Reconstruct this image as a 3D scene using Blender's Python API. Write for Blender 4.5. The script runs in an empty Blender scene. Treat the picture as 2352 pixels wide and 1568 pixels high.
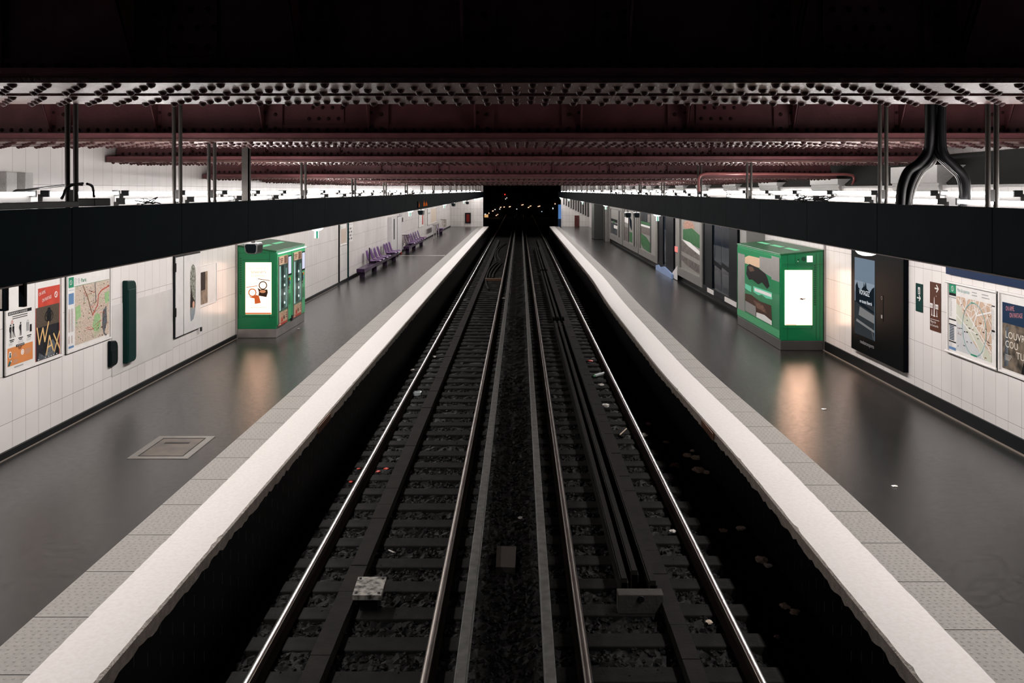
import bpy, bmesh, math, random
from mathutils import Vector, Matrix

random.seed(7)
SC = bpy.context.scene
COL = SC.collection
PI = math.pi

# ---------------------------------------------------------------- camera, world, exposure
# x right, y into the station, z up; platform floor z = 0, rail tops z = -0.85
CZ = 3.29
F, VX, VY = 2000.0, 1194.0, 437.0          # focal length and vanishing point in pixels of the 2352x1568 frame
cam_data = bpy.data.cameras.new('camera')
cam = bpy.data.objects.new('camera', cam_data)
COL.objects.link(cam)
cam.location = (0, 0, CZ)
cam.rotation_euler = (PI/2, 0, 0)
cam_data.sensor_fit = 'HORIZONTAL'
cam_data.sensor_width = 36.0
cam_data.lens = 36.0*F/2352.0
cam_data.shift_x = -(VX-1176.0)/2352.0
cam_data.shift_y = -(784.0-VY)/2352.0
cam_data.clip_end = 400
SC.camera = cam

world = bpy.data.worlds.new('world')
SC.world = world
world.use_nodes = True
world.node_tree.nodes['Background'].inputs[0].default_value = (0.005, 0.010, 0.017, 1)
world.node_tree.nodes['Background'].inputs[1].default_value = 1.0       # faint blue fill added through the open near end to cool the blacks

SC.view_settings.view_transform = 'Standard'
SC.view_settings.look = 'None'
SC.view_settings.gamma = 1.0
SC.view_settings.exposure = 0.0
SC.view_settings.use_curve_mapping = False
try:
    SC.cycles.max_bounces = 7
    SC.cycles.diffuse_bounces = 4
    SC.cycles.glossy_bounces = 3
    SC.cycles.transmission_bounces = 3
    SC.cycles.transparent_max_bounces = 6
    SC.cycles.sample_clamp_indirect = 4.0
    SC.cycles.caustics_reflective = False
    SC.cycles.caustics_refractive = False
except Exception:
    pass

TUBE_POWER = 76.0                          # radiance of the fluorescent tubes on top of the canopies
TUBE_COLOR = (1.0, 0.95, 0.925)
# lamps inside the canopies, shining down on the platforms behind the fascia boards
DOWN_POWER = 165.0
for side, x in (('left', -3.60), ('right', 3.80)):
    for k in range(13):
        ld = bpy.data.lights.new('canopy_downlight', 'AREA'); ld.shape = 'RECTANGLE'
        ld.size, ld.size_y = 0.10, 5.9; ld.energy = DOWN_POWER*(1.0-0.024*k); ld.color = TUBE_COLOR
        lo = bpy.data.objects.new('canopy_downlight', ld); COL.objects.link(lo)
        lo.location = (x, 5.0+2.95+6.0*k-2.2, 3.05)
        lo.rotation_euler = (0, 0.62*(1 if x < 0 else -1), 0)       # leaning towards the wall

# ---------------------------------------------------------------- pixel helpers (measuring the photograph)
def P(px, py, d): return Vector(((px-VX)*d/F, d, CZ-(py-VY)*d/F))
def fl(px, py, z=0.0): return P(px, py, F*(CZ-z)/(py-VY))
def wd(px, X): return F*abs(X)/abs(px-VX)                       # distance along a wall plane x = X
def wz(px, py, X): return CZ-(py-VY)*wd(px, X)/F

# ---------------------------------------------------------------- materials
MATS = {}
def pm(name, col, rough=0.5, metal=0.0, spec=0.3, noise=None, bump=None, coat=0.0, col2=None, rvar=None):
    """principled material; noise=(scale, mix) blends towards col2; bump=(scale, strength)"""
    if name in MATS: return MATS[name]
    m = bpy.data.materials.new(name); m.use_nodes = True
    nt = m.node_tree; b = nt.nodes['Principled BSDF']
    b.inputs['Base Color'].default_value = (*col, 1)
    b.inputs['Roughness'].default_value = rough
    b.inputs['Metallic'].default_value = metal
    b.inputs['Specular IOR Level'].default_value = spec
    b.inputs['Coat Weight'].default_value = coat
    b.inputs['Coat Roughness'].default_value = 0.08
    tc = nt.nodes.new('ShaderNodeTexCoord')
    if noise is None: noise = (6.0, 0.25)
    n = nt.nodes.new('ShaderNodeTexNoise'); n.inputs['Scale'].default_value = noise[0]; n.inputs['Detail'].default_value = 5
    nt.links.new(tc.outputs['Object'], n.inputs['Vector'])
    r = nt.nodes.new('ShaderNodeMapRange'); r.inputs[1].default_value = 0.38; r.inputs[2].default_value = 0.66
    r.inputs[3].default_value = 0; r.inputs[4].default_value = noise[1]
    nt.links.new(n.outputs['Fac'], r.inputs[0])
    mx = nt.nodes.new('ShaderNodeMix'); mx.data_type = 'RGBA'
    c2 = col2 if col2 else tuple(c*0.72 for c in col)
    mx.inputs[6].default_value = (*col, 1); mx.inputs[7].default_value = (*c2, 1)
    nt.links.new(r.outputs[0], mx.inputs[0]); nt.links.new(mx.outputs[2], b.inputs['Base Color'])
    if rvar:
        r2 = nt.nodes.new('ShaderNodeMapRange'); r2.inputs[1].default_value = 0.35; r2.inputs[2].default_value = 0.65
        r2.inputs[3].default_value = rough-rvar; r2.inputs[4].default_value = rough+rvar
        nt.links.new(n.outputs['Fac'], r2.inputs[0]); nt.links.new(r2.outputs[0], b.inputs['Roughness'])
    if bump:
        n2 = nt.nodes.new('ShaderNodeTexNoise'); n2.inputs['Scale'].default_value = bump[0]; n2.inputs['Detail'].default_value = 4
        nt.links.new(tc.outputs['Object'], n2.inputs['Vector'])
        bp = nt.nodes.new('ShaderNodeBump'); bp.inputs['Strength'].default_value = bump[1]; bp.inputs['Distance'].default_value = 0.02
        nt.links.new(n2.outputs['Fac'], bp.inputs['Height']); nt.links.new(bp.outputs[0], b.inputs['Normal'])
    MATS[name] = m
    return m

def em(name, col, s):
    if name in MATS: return MATS[name]
    m = bpy.data.materials.new(name); m.use_nodes = True
    nt = m.node_tree; nt.nodes.clear()
    o = nt.nodes.new('ShaderNodeOutputMaterial'); e = nt.nodes.new('ShaderNodeEmission')
    e.inputs[0].default_value = (*col, 1); e.inputs[1].default_value = s
    nt.links.new(e.outputs[0], o.inputs[0]); MATS[name] = m
    return m

def tile_mat(name, col, mortar, w, h, off_u, off_v, axes='YZ', rough=0.25, msize=0.004, offset=0.0, var=0.06, spec=0.5):
    """ceramic tiles laid in a grid on a plane"""
    m = bpy.data.materials.new(name); m.use_nodes = True
    nt = m.node_tree; b = nt.nodes['Principled BSDF']
    tc = nt.nodes.new('ShaderNodeTexCoord'); sp = nt.nodes.new('ShaderNodeSeparateXYZ'); cb = nt.nodes.new('ShaderNodeCombineXYZ')
    nt.links.new(tc.outputs['Object'], sp.inputs[0])
    a1 = nt.nodes.new('ShaderNodeMath'); a1.operation = 'SUBTRACT'; a1.inputs[1].default_value = off_u-100*w
    a2 = nt.nodes.new('ShaderNodeMath'); a2.operation = 'SUBTRACT'; a2.inputs[1].default_value = off_v-100*h
    nt.links.new(sp.outputs[axes[0]], a1.inputs[0]); nt.links.new(sp.outputs[axes[1]], a2.inputs[0])
    nt.links.new(a1.outputs[0], cb.inputs[0]); nt.links.new(a2.outputs[0], cb.inputs[1])
    br = nt.nodes.new('ShaderNodeTexBrick'); br.offset = offset; br.squash = 1.0
    br.inputs['Scale'].default_value = 1.0; br.inputs['Mortar Size'].default_value = msize
    br.inputs['Mortar Smooth'].default_value = 0.1; br.inputs['Bias'].default_value = 0
    br.inputs['Brick Width'].default_value = w; br.inputs['Row Height'].default_value = h
    br.inputs['Color1'].default_value = (*col, 1); br.inputs['Color2'].default_value = (*[c*(1-var) for c in col], 1)
    br.inputs['Mortar'].default_value = (*mortar, 1)
    nt.links.new(cb.outputs[0], br.inputs['Vector'])
    n = nt.nodes.new('ShaderNodeTexNoise'); n.inputs['Scale'].default_value = 0.9; n.inputs['Detail'].default_value = 6
    nt.links.new(tc.outputs['Object'], n.inputs['Vector'])
    r = nt.nodes.new('ShaderNodeMapRange'); r.inputs[1].default_value = 0.4; r.inputs[2].default_value = 0.8
    r.inputs[3].default_value = 1.0; r.inputs[4].default_value = 0.86
    nt.links.new(n.outputs['Fac'], r.inputs[0])
    mx = nt.nodes.new('ShaderNodeMix'); mx.data_type = 'RGBA'; mx.blend_type = 'MULTIPLY'; mx.inputs[0].default_value = 1
    nt.links.new(br.outputs['Color'], mx.inputs[6]); nt.links.new(r.outputs[0], mx.inputs[7])
    nt.links.new(mx.outputs[2], b.inputs['Base Color'])
    b.inputs['Roughness'].default_value = rough; b.inputs['Specular IOR Level'].default_value = spec
    bp = nt.nodes.new('ShaderNodeBump'); bp.inputs['Strength'].default_value = 0.4; bp.inputs['Distance'].default_value = 0.004; bp.invert = True
    nt.links.new(br.outputs['Fac'], bp.inputs['Height']); nt.links.new(bp.outputs[0], b.inputs['Normal'])
    MATS[name] = m
    return m

def dash_mat(name, col, joint, w, h, off):
    """dark tiles in staggered rows whose upright joints show as pale dashes"""
    m = bpy.data.materials.new(name); m.use_nodes = True
    nt = m.node_tree; b = nt.nodes['Principled BSDF']; b.inputs['Roughness'].default_value = 0.5; b.inputs['Specular IOR Level'].default_value = 0.06
    tc = nt.nodes.new('ShaderNodeTexCoord'); sp = nt.nodes.new('ShaderNodeSeparateXYZ'); nt.links.new(tc.outputs['Object'], sp.inputs[0])
    def mth(op, a, v=None):
        n = nt.nodes.new('ShaderNodeMath'); n.operation = op
        for i, q in enumerate((a, v)):
            if q is None: continue
            if isinstance(q, (int, float)): n.inputs[i].default_value = q
            else: nt.links.new(q, n.inputs[i])
        return n.outputs[0]
    z = mth('DIVIDE', mth('ADD', sp.outputs['Z'], 20.0), h); row = mth('FLOOR', z); sh = mth('MULTIPLY', mth('MODULO', row, 2.0), 0.5)
    u = mth('FRACT', mth('ADD', mth('DIVIDE', mth('SUBTRACT', sp.outputs['Y'], off-10*w), w), sh))
    hit = mth('MULTIPLY', mth('LESS_THAN', u, 0.016), mth('LESS_THAN', mth('FRACT', z), 0.86))
    mx = nt.nodes.new('ShaderNodeMix'); mx.data_type = 'RGBA'; mx.inputs[6].default_value = (*col, 1); mx.inputs[7].default_value = (*joint, 1)
    n = nt.nodes.new('ShaderNodeTexNoise'); n.inputs['Scale'].default_value = 2.5; nt.links.new(tc.outputs['Object'], n.inputs['Vector'])
    nt.links.new(mth('MULTIPLY', hit, n.outputs['Fac']), mx.inputs[0]); nt.links.new(mx.outputs[2], b.inputs['Base Color'])
    MATS[name] = m
    return m

def glass_mat(name, tint=(0.9, 1, 0.97), refl=0.12):
    m = bpy.data.materials.new(name); m.use_nodes = True
    nt = m.node_tree; nt.nodes.clear()
    o = nt.nodes.new('ShaderNodeOutputMaterial'); mx = nt.nodes.new('ShaderNodeMixShader')
    t = nt.nodes.new('ShaderNodeBsdfTransparent'); g = nt.nodes.new('ShaderNodeBsdfGlossy')
    t.inputs[0].default_value = (*tint, 1); g.inputs['Roughness'].default_value = 0.03
    mx.inputs[0].default_value = refl
    nt.links.new(t.outputs[0], mx.inputs[1]); nt.links.new(g.outputs[0], mx.inputs[2]); nt.links.new(mx.outputs[0], o.inputs[0])
    MATS[name] = m
    return m

def map_mat(name, land, street, scale, width=0.06, patch=None, patch_scale=3.0, patch_at=0.62):
    """printed street plan: paper colour cut by a web of streets, with patches of a second colour"""
    m = bpy.data.materials.new(name); m.use_nodes = True
    nt = m.node_tree; b = nt.nodes['Principled BSDF']; b.inputs['Roughness'].default_value = 0.35
    tc = nt.nodes.new('ShaderNodeTexCoord')
    v = nt.nodes.new('ShaderNodeTexVoronoi'); v.feature = 'DISTANCE_TO_EDGE'; v.inputs['Scale'].default_value = scale
    nt.links.new(tc.outputs['Object'], v.inputs['Vector'])
    st = nt.nodes.new('ShaderNodeMath'); st.operation = 'LESS_THAN'; st.inputs[1].default_value = width
    nt.links.new(v.outputs['Distance'], st.inputs[0])
    n = nt.nodes.new('ShaderNodeTexNoise'); n.inputs['Scale'].default_value = patch_scale; n.inputs['Detail'].default_value = 3
    nt.links.new(tc.outputs['Object'], n.inputs['Vector'])
    gt = nt.nodes.new('ShaderNodeMapRange'); gt.inputs[1].default_value = patch_at-0.05; gt.inputs[2].default_value = patch_at+0.05
    nt.links.new(n.outputs['Fac'], gt.inputs[0])
    m1 = nt.nodes.new('ShaderNodeMix'); m1.data_type = 'RGBA'
    m1.inputs[6].default_value = (*land, 1); m1.inputs[7].default_value = (*(patch or land), 1)
    nt.links.new(gt.outputs[0], m1.inputs[0])
    m2 = nt.nodes.new('ShaderNodeMix'); m2.data_type = 'RGBA'; m2.inputs[7].default_value = (*street, 1)
    nt.links.new(st.outputs[0], m2.inputs[0]); nt.links.new(m1.outputs[2], m2.inputs[6])
    # small print: dark specks
    v2 = nt.nodes.new('ShaderNodeTexNoise'); v2.inputs['Scale'].default_value = 55; v2.inputs['Detail'].default_value = 1
    nt.links.new(tc.outputs['Object'], v2.inputs['Vector'])
    gt2 = nt.nodes.new('ShaderNodeMath'); gt2.operation = 'GREATER_THAN'; gt2.inputs[1].default_value = 0.72
    nt.links.new(v2.outputs['Fac'], gt2.inputs[0])
    m3 = nt.nodes.new('ShaderNodeMix'); m3.data_type = 'RGBA'; m3.inputs[7].default_value = (0.03, 0.025, 0.025, 1)
    nt.links.new(gt2.outputs[0], m3.inputs[0]); nt.links.new(m2.outputs[2], m3.inputs[6])
    nt.links.new(m3.outputs[2], b.inputs['Base Color'])
    MATS[name] = m
    return m

# ---------------------------------------------------------------- mesh building (all shapes are given in world coordinates)
class MB:
    def __init__(s): s.v = []; s.f = []; s.m = []; s.sm = []
    def add(s, vs, fs, mi=0, smooth=False):
        o = len(s.v); s.v += [tuple(v) for v in vs]
        for f in fs: s.f.append(tuple(i+o for i in f)); s.m.append(mi); s.sm.append(smooth)
        return s
    def box(s, x0, x1, y0, y1, z0, z1, mi=0):
        x0, x1 = sorted((x0, x1)); y0, y1 = sorted((y0, y1)); z0, z1 = sorted((z0, z1))
        vs = [(x, y, z) for z in (z0, z1) for y in (y0, y1) for x in (x0, x1)]
        return s.add(vs, [(0,2,3,1),(4,5,7,6),(0,1,5,4),(2,6,7,3),(0,4,6,2),(1,3,7,5)], mi)
    def prism(s, pts, axis, a, b, mi=0, smooth=False):
        """extrude a 2-D outline along axis; pts are (y,z) for X, (x,z) for Y, (x,y) for Z"""
        def mk(p, t): return {'X': (t, p[0], p[1]), 'Y': (p[0], t, p[1]), 'Z': (p[0], p[1], t)}[axis]
        n = len(pts)
        vs = [mk(p, a) for p in pts]+[mk(p, b) for p in pts]
        fs = [tuple(range(n))[::-1], tuple(range(n, 2*n))]
        s.add(vs, fs, mi)
        s.f += []; o = len(s.v)-2*n
        for i in range(n):
            j = (i+1) % n
            s.f.append((o+i, o+j, o+n+j, o+n+i)); s.m.append(mi); s.sm.append(smooth)
        return s
    def cyl(s, p, q, r, n=10, mi=0, r2=None, caps=True):
        p, q = Vector(p), Vector(q); d = (q-p).normalized()
        a = d.orthogonal().normalized(); b = d.cross(a); r2 = r if r2 is None else r2
        vs = [p+(a*math.cos(2*PI*i/n)+b*math.sin(2*PI*i/n))*r for i in range(n)]+[q+(a*math.cos(2*PI*i/n)+b*math.sin(2*PI*i/n))*r2 for i in range(n)]
        s.add(vs, [(i, (i+1) % n, n+(i+1) % n, n+i) for i in range(n)], mi, True)
        if caps: s.add(vs, [tuple(range(n))[::-1], tuple(range(n, 2*n))], mi)
        return s
    def sweep(s, pts, r, n=8, mi=0, sub=6):
        pts = [Vector(p) for p in pts]; path = []
        for i in range(len(pts)-1):
            p0, p1, p2, p3 = pts[max(i-1, 0)], pts[i], pts[i+1], pts[min(i+2, len(pts)-1)]
            for k in range(sub):
                t = k/sub
                path.append(0.5*((2*p1)+(p2-p0)*t+(2*p0-5*p1+4*p2-p3)*t*t+(3*p1-p0-3*p2+p3)*t**3))
        path.append(pts[-1]); vs = []; ref = None
        for i, p in enumerate(path):
            d = (path[min(i+1, len(path)-1)]-path[max(i-1, 0)]).normalized()
            if ref is None: ref = d.orthogonal().normalized()
            a = (ref-d*ref.dot(d)).normalized(); b = d.cross(a); ref = a
            vs += [p+(a*math.cos(2*PI*k/n)+b*math.sin(2*PI*k/n))*r for k in range(n)]
        m = len(path)
        fs = [(i*n+k, i*n+(k+1) % n, (i+1)*n+(k+1) % n, (i+1)*n+k) for i in range(m-1) for k in range(n)]
        s.add(vs, fs, mi, True)
        return s.add(vs, [tuple(range(n))[::-1], tuple(range((m-1)*n, m*n))], mi)
    def dome(s, c, r, h, nrm, n=7, mi=0):
        """a rivet head / stud on a surface with normal nrm"""
        c = Vector(c); d = Vector(nrm).normalized(); a = d.orthogonal().normalized(); b = d.cross(a)
        vs = []
        for rr, hh in ((1, 0), (0.78, 0.6)):
            vs += [c+(a*math.cos(2*PI*k/n)+b*math.sin(2*PI*k/n))*r*rr+d*h*hh for k in range(n)]
        vs.append(c+d*h)
        fs = [(k, (k+1) % n, n+(k+1) % n, n+k) for k in range(n)]+[(n+k, n+(k+1) % n, 2*n) for k in range(n)]
        return s.add(vs, fs, mi, True)
    def lathe(s, c, prof, n=20, mi=0):
        """turn (radius, z) pairs about the vertical through c"""
        vs = [(c[0]+r*math.cos(2*PI*k/n), c[1]+r*math.sin(2*PI*k/n), c[2]+z) for r, z in prof for k in range(n)]
        fs = [(i*n+k, i*n+(k+1) % n, (i+1)*n+(k+1) % n, (i+1)*n+k) for i in range(len(prof)-1) for k in range(n)]
        return s.add(vs, fs, mi, True)
    def blob(s, c, r, seed, sq=(1, 1, 0.6), jit=0.35, mi=0):
        bm = bmesh.new(); bmesh.ops.create_icosphere(bm, subdivisions=2, radius=1.0); rd = random.Random(seed)
        bm.verts.ensure_lookup_table(); bm.faces.ensure_lookup_table()
        vs = []
        for v in bm.verts:
            k = 1+rd.uniform(-jit, jit); vs.append((c[0]+v.co.x*r*sq[0]*k, c[1]+v.co.y*r*sq[1]*k, c[2]+v.co.z*r*sq[2]*k))
        s.add(vs, [tuple(v.index for v in f.verts) for f in bm.faces], mi); bm.free()
        return s
    def build(s, name, mats, parent=None, origin=None, bevel=0.0):
        o0 = Vector(parent.location) if parent is not None else None
        if parent is not None and parent.parent is not None: o0 = o0+Vector(parent.parent.location)
        if parent is None:
            if origin is None:
                xs, ys, zs = zip(*s.v); origin = ((min(xs)+max(xs))/2, (min(ys)+max(ys))/2, min(zs))
            o0 = Vector(origin)
        me = bpy.data.meshes.new(name)
        me.from_pydata([(v[0]-o0.x, v[1]-o0.y, v[2]-o0.z) for v in s.v], [], s.f)
        if not isinstance(mats, (list, tuple)): mats = [mats]
        for m in mats: me.materials.append(m)
        me.polygons.foreach_set('material_index', s.m); me.polygons.foreach_set('use_smooth', s.sm)
        me.update()
        bm = bmesh.new(); bm.from_mesh(me); bmesh.ops.recalc_face_normals(bm, faces=bm.faces); bm.to_mesh(me); bm.free()
        ob = bpy.data.objects.new(name, me); COL.objects.link(ob)
        if parent is not None: ob.parent = parent
        else: ob.location = o0
        if bevel:
            md = ob.modifiers.new('bevel', 'BEVEL'); md.width = bevel; md.segments = 2; md.limit_method = 'ANGLE'
        return ob

def tag(o, label, cat, group=None, kind=None):
    o['label'] = label; o['category'] = cat
    if group: o['group'] = group
    if kind: o['kind'] = kind
    return o
def thing(name, label, cat, loc, group=None):
    o = bpy.data.objects.new(name, None); COL.objects.link(o)
    o.location = loc; o.empty_display_size = 0.1
    return tag(o, label, cat, group)
def copy_tree(o, parent=None):
    c = o.copy(); COL.objects.link(c)
    if parent is not None: c.parent = parent
    for ch in list(o.children): copy_tree(ch, c)
    return c
def struct(name, mb, mats, label, cat, origin=(0, 0, 0), bevel=0.0):
    return tag(mb.build(name, mats, origin=origin, bevel=bevel), label, cat, kind='structure')

# ---------------------------------------------------------------- flat printed work
_txt = {}
def text_shape(t):
    if t in _txt: return _txt[t]
    c = bpy.data.curves.new('lettering', 'FONT'); c.body = t; c.size = 1.0; c.resolution_u = 3
    o = bpy.data.objects.new('lettering', c); COL.objects.link(o)
    me = bpy.data.meshes.new_from_object(o)
    r = ([(v.co.x, v.co.y) for v in me.vertices], [tuple(p.vertices) for p in me.polygons])
    bpy.data.objects.remove(o); bpy.data.curves.remove(c); bpy.data.meshes.remove(me)
    _txt[t] = r
    return r

class Sheet:
    """a printed sheet: u to the right, v down, metres from its top left corner"""
    def __init__(s, origin, u, w, h, mats, thick=0.004, base=0):
        s.o = Vector(origin); s.u = Vector(u); s.dn = Vector((0, 0, -1)); s.n = s.u.cross(Vector((0, 0, 1)))
        s.w, s.h = w, h; s.cnt = 0; s.mb = MB(); s.names = list(mats); s.mats = [MATS[m] for m in mats]
        t = thick
        vs = [s.pt(a, b, c) for c in (-t, 0) for a, b in ((0, 0), (w, 0), (w, h), (0, h))]
        s.mb.add(vs, [(3,2,1,0),(4,5,6,7),(0,1,5,4),(1,2,6,5),(2,3,7,6),(3,0,4,7)], base)
    def pt(s, a, b, lift=0.0): return s.o+s.u*a+s.dn*b+s.n*lift
    def poly(s, pts, m, k=1):
        s.cnt += 1
        return s.mb.add([s.pt(a, b, 0.0012*k+0.000012*s.cnt) for a, b in pts], [tuple(range(len(pts)))], s.names.index(m))
    def rect(s, a0, b0, a1, b1, m, k=1): return s.poly([(a0, b0), (a1, b0), (a1, b1), (a0, b1)], m, k)
    def disc(s, a, b, r, m, k=1, n=18, ry=None):
        ry = r if ry is None else ry
        return s.poly([(a+r*math.cos(2*PI*i/n), b+ry*math.sin(2*PI*i/n)) for i in range(n)], m, k)
    def ring(s, a, b, r, w, m, k=1, n=24, ry=None):
        ry = r if ry is None else ry; q = (ry-w)/ry if ry else 1
        for i in range(n):
            t0, t1 = 2*PI*i/n, 2*PI*(i+1)/n
            s.poly([(a+r*math.cos(t0), b+ry*math.sin(t0)), (a+r*math.cos(t1), b+ry*math.sin(t1)),
                    (a+(r-w)*math.cos(t1), b+ry*q*math.sin(t1)), (a+(r-w)*math.cos(t0), b+ry*q*math.sin(t0))], m, k)
    def line(s, pts, w, m, k=1):
        for (a, b), (c, d) in zip(pts, pts[1:]):
            L = math.hypot(c-a, d-b) or 1e-6; nx, ny = -(d-b)/L*w/2, (c-a)/L*w/2; ex, ey = (c-a)/L*w/3, (d-b)/L*w/3
            s.poly([(a+nx-ex, b+ny-ey), (c+nx+ex, d+ny+ey), (c-nx+ex, d-ny+ey), (a-nx-ex, b-ny-ey)], m, k)
    def text(s, t, a, b, size, m, k=2, align='l', sx=1.0, slant=0.0):
        vs, fs = text_shape(t); x1 = max(v[0] for v in vs)
        off = {'l': 0, 'c': -x1*size*sx/2, 'r': -x1*size*sx}[align]
        s.cnt += 1
        s.mb.add([s.pt(a+off+x*size*sx, b-y*size-x*size*slant, 0.0012*k+0.000012*s.cnt) for x, y in vs], fs, s.names.index(m))
    def bars(s, a, b, w, n, dv, hh, m, rd, k=2):
        """lines of print too small to read"""
        for i in range(n):
            s.rect(a, b+i*dv, a+w*rd.uniform(0.6, 1.0), b+i*dv+hh, m, k)
    def build(s, name, parent=None): return s.mb.build(name, s.mats, parent)
# ================================================================= materials used by the setting
WALL_X = 6.33
RW_X = 6.28
tile_mat('tile_left', (0.70, 0.665, 0.645), (0.20, 0.16, 0.14), 0.2955, 0.59, 10.86, 0.415, msize=0.0025)
tile_mat('tile_right', (0.70, 0.665, 0.645), (0.20, 0.16, 0.14), 0.2955, 0.585, 10.9, 0.32, msize=0.0025)
tile_mat('tile_end', (0.66, 0.63, 0.61), (0.13, 0.11, 0.10), 0.3, 0.59, 0.0, 0.415, axes='XZ', rough=0.3)
dash_mat('tile_black', (0.0035, 0.004, 0.005), (0.26, 0.265, 0.27), 0.48, 0.125, 6.46)
pm('asphalt', (0.0185, 0.0175, 0.0160), rough=0.20, spec=.32, noise=(13, 1.0), col2=(0.0055, 0.0058, 0.0058), bump=(150, 0.10), rvar=0.03)
pm('white_paint', (0.56, 0.535, 0.52), rough=0.6, noise=(26, 0.3), col2=(0.43, 0.39, 0.36), bump=(60, 0.12))
pm('concrete_lip', (0.58, 0.53, 0.48), rough=0.8, noise=(14, 0.6), col2=(0.34, 0.31, 0.28), bump=(50, 0.5))
pm('tactile', (0.235, 0.222, 0.205), rough=0.65, noise=(24, 0.5), col2=(0.17, 0.16, 0.148), bump=(120, 0.15))
pm('tactile_joint', (0.045, 0.042, 0.04), rough=0.8)
pm('plinth_dark', (0.006, 0.007, 0.008), rough=0.5, spec=.12)
pm('plinth_strip', (0.22, 0.18, 0.15), rough=0.5)
pm('ballast', (0.019, 0.018, 0.0175), rough=0.6, spec=.15, noise=(30, 0.9), col2=(0.004, 0.0043, 0.0048))
pm('gutter', (0.004, 0.0042, 0.0045), rough=0.9, spec=.05, noise=(8, 0.6), bump=(30, 0.4))
pm('sleeper', (0.026, 0.0248, 0.024), rough=0.9, spec=.08, noise=(7, 0.7), col2=(0.016, 0.0155, 0.0152), bump=(35, 0.3))
pm('rail_rust', (0.030, 0.022, 0.018), rough=0.6, noise=(20, 0.6))
pm('rail_steel', (0.36, 0.33, 0.30), rough=0.40, metal=1.0, noise=(4, 0.5), col2=(0.24, 0.215, 0.195))
pm('conductor', (0.22, 0.225, 0.215), rough=0.5, metal=0.0, noise=(9, 0.7), col2=(0.11, 0.108, 0.10))
pm('black_iron', (0.006, 0.0065, 0.007), rough=0.6)
pm('plank', (0.030, 0.0275, 0.0258), rough=0.85, spec=.08, noise=(5, 0.6), col2=(0.020, 0.0188, 0.018), bump=(25, 0.3))
pm('girder', (0.165, 0.060, 0.066), rough=0.40, noise=(5, 0.6), col2=(0.105, 0.037, 0.041), bump=(30, 0.12))
pm('girder_under', (0.15, 0.078, 0.070), rough=0.32, spec=.27, noise=(16, 0.8), col2=(0.07, 0.036, 0.032), bump=(45, 0.5))
pm('rivet', (0.045, 0.017, 0.018), rough=0.5, spec=.12, noise=(30, 0.4))
pm('deck', (0.012, 0.007, 0.007), rough=0.85, spec=.1)
pm('fascia', (0.0068, 0.0140, 0.0185), rough=0.65, spec=.03, noise=(2.2, 0.65), col2=(0.004, 0.0082, 0.0112), bump=(6, 0.05))
pm('fascia_right', (0.0125, 0.0185, 0.0215), rough=0.65, spec=.03, noise=(2.2, 0.65), col2=(0.0085, 0.0125, 0.0145), bump=(6, 0.05))
pm('dark_steel', (0.022, 0.021, 0.020), rough=0.5)
pm('rod_steel', (0.045, 0.039, 0.034), rough=0.5, noise=(8, 0.6), col2=(0.018, 0.015, 0.013))
pm('cove_dark', (0.040, 0.041, 0.038), rough=0.8, noise=(5, 0.4), bump=(40, 0.3))
pm('corbel_white', (0.66, 0.655, 0.64), rough=0.75, noise=(30, 0.3), bump=(60, 0.25))
pm('tunnel', (0.004, 0.0045, 0.005), rough=0.9)

Y0, Y1 = 2.0, 79.3            # the near and far ends of what is built of the station

def rdx(y):                   # the right-hand platform edge bows towards the track a little
    def ss(a, b, t): t = min(1, max(0, (t-a)/(b-a))); return t*t*(3-2*t)
    return -0.13*ss(9.5, 17, y)*(1-ss(24, 34, y))

# ================================================================= platforms
def strips(y0, y1, near=0.08, mid=32.0):
    ys = []; y = y0
    while y < y1:
        ys.append(y); y += near if y < mid else 0.5
    return ys+[y1]

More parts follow.
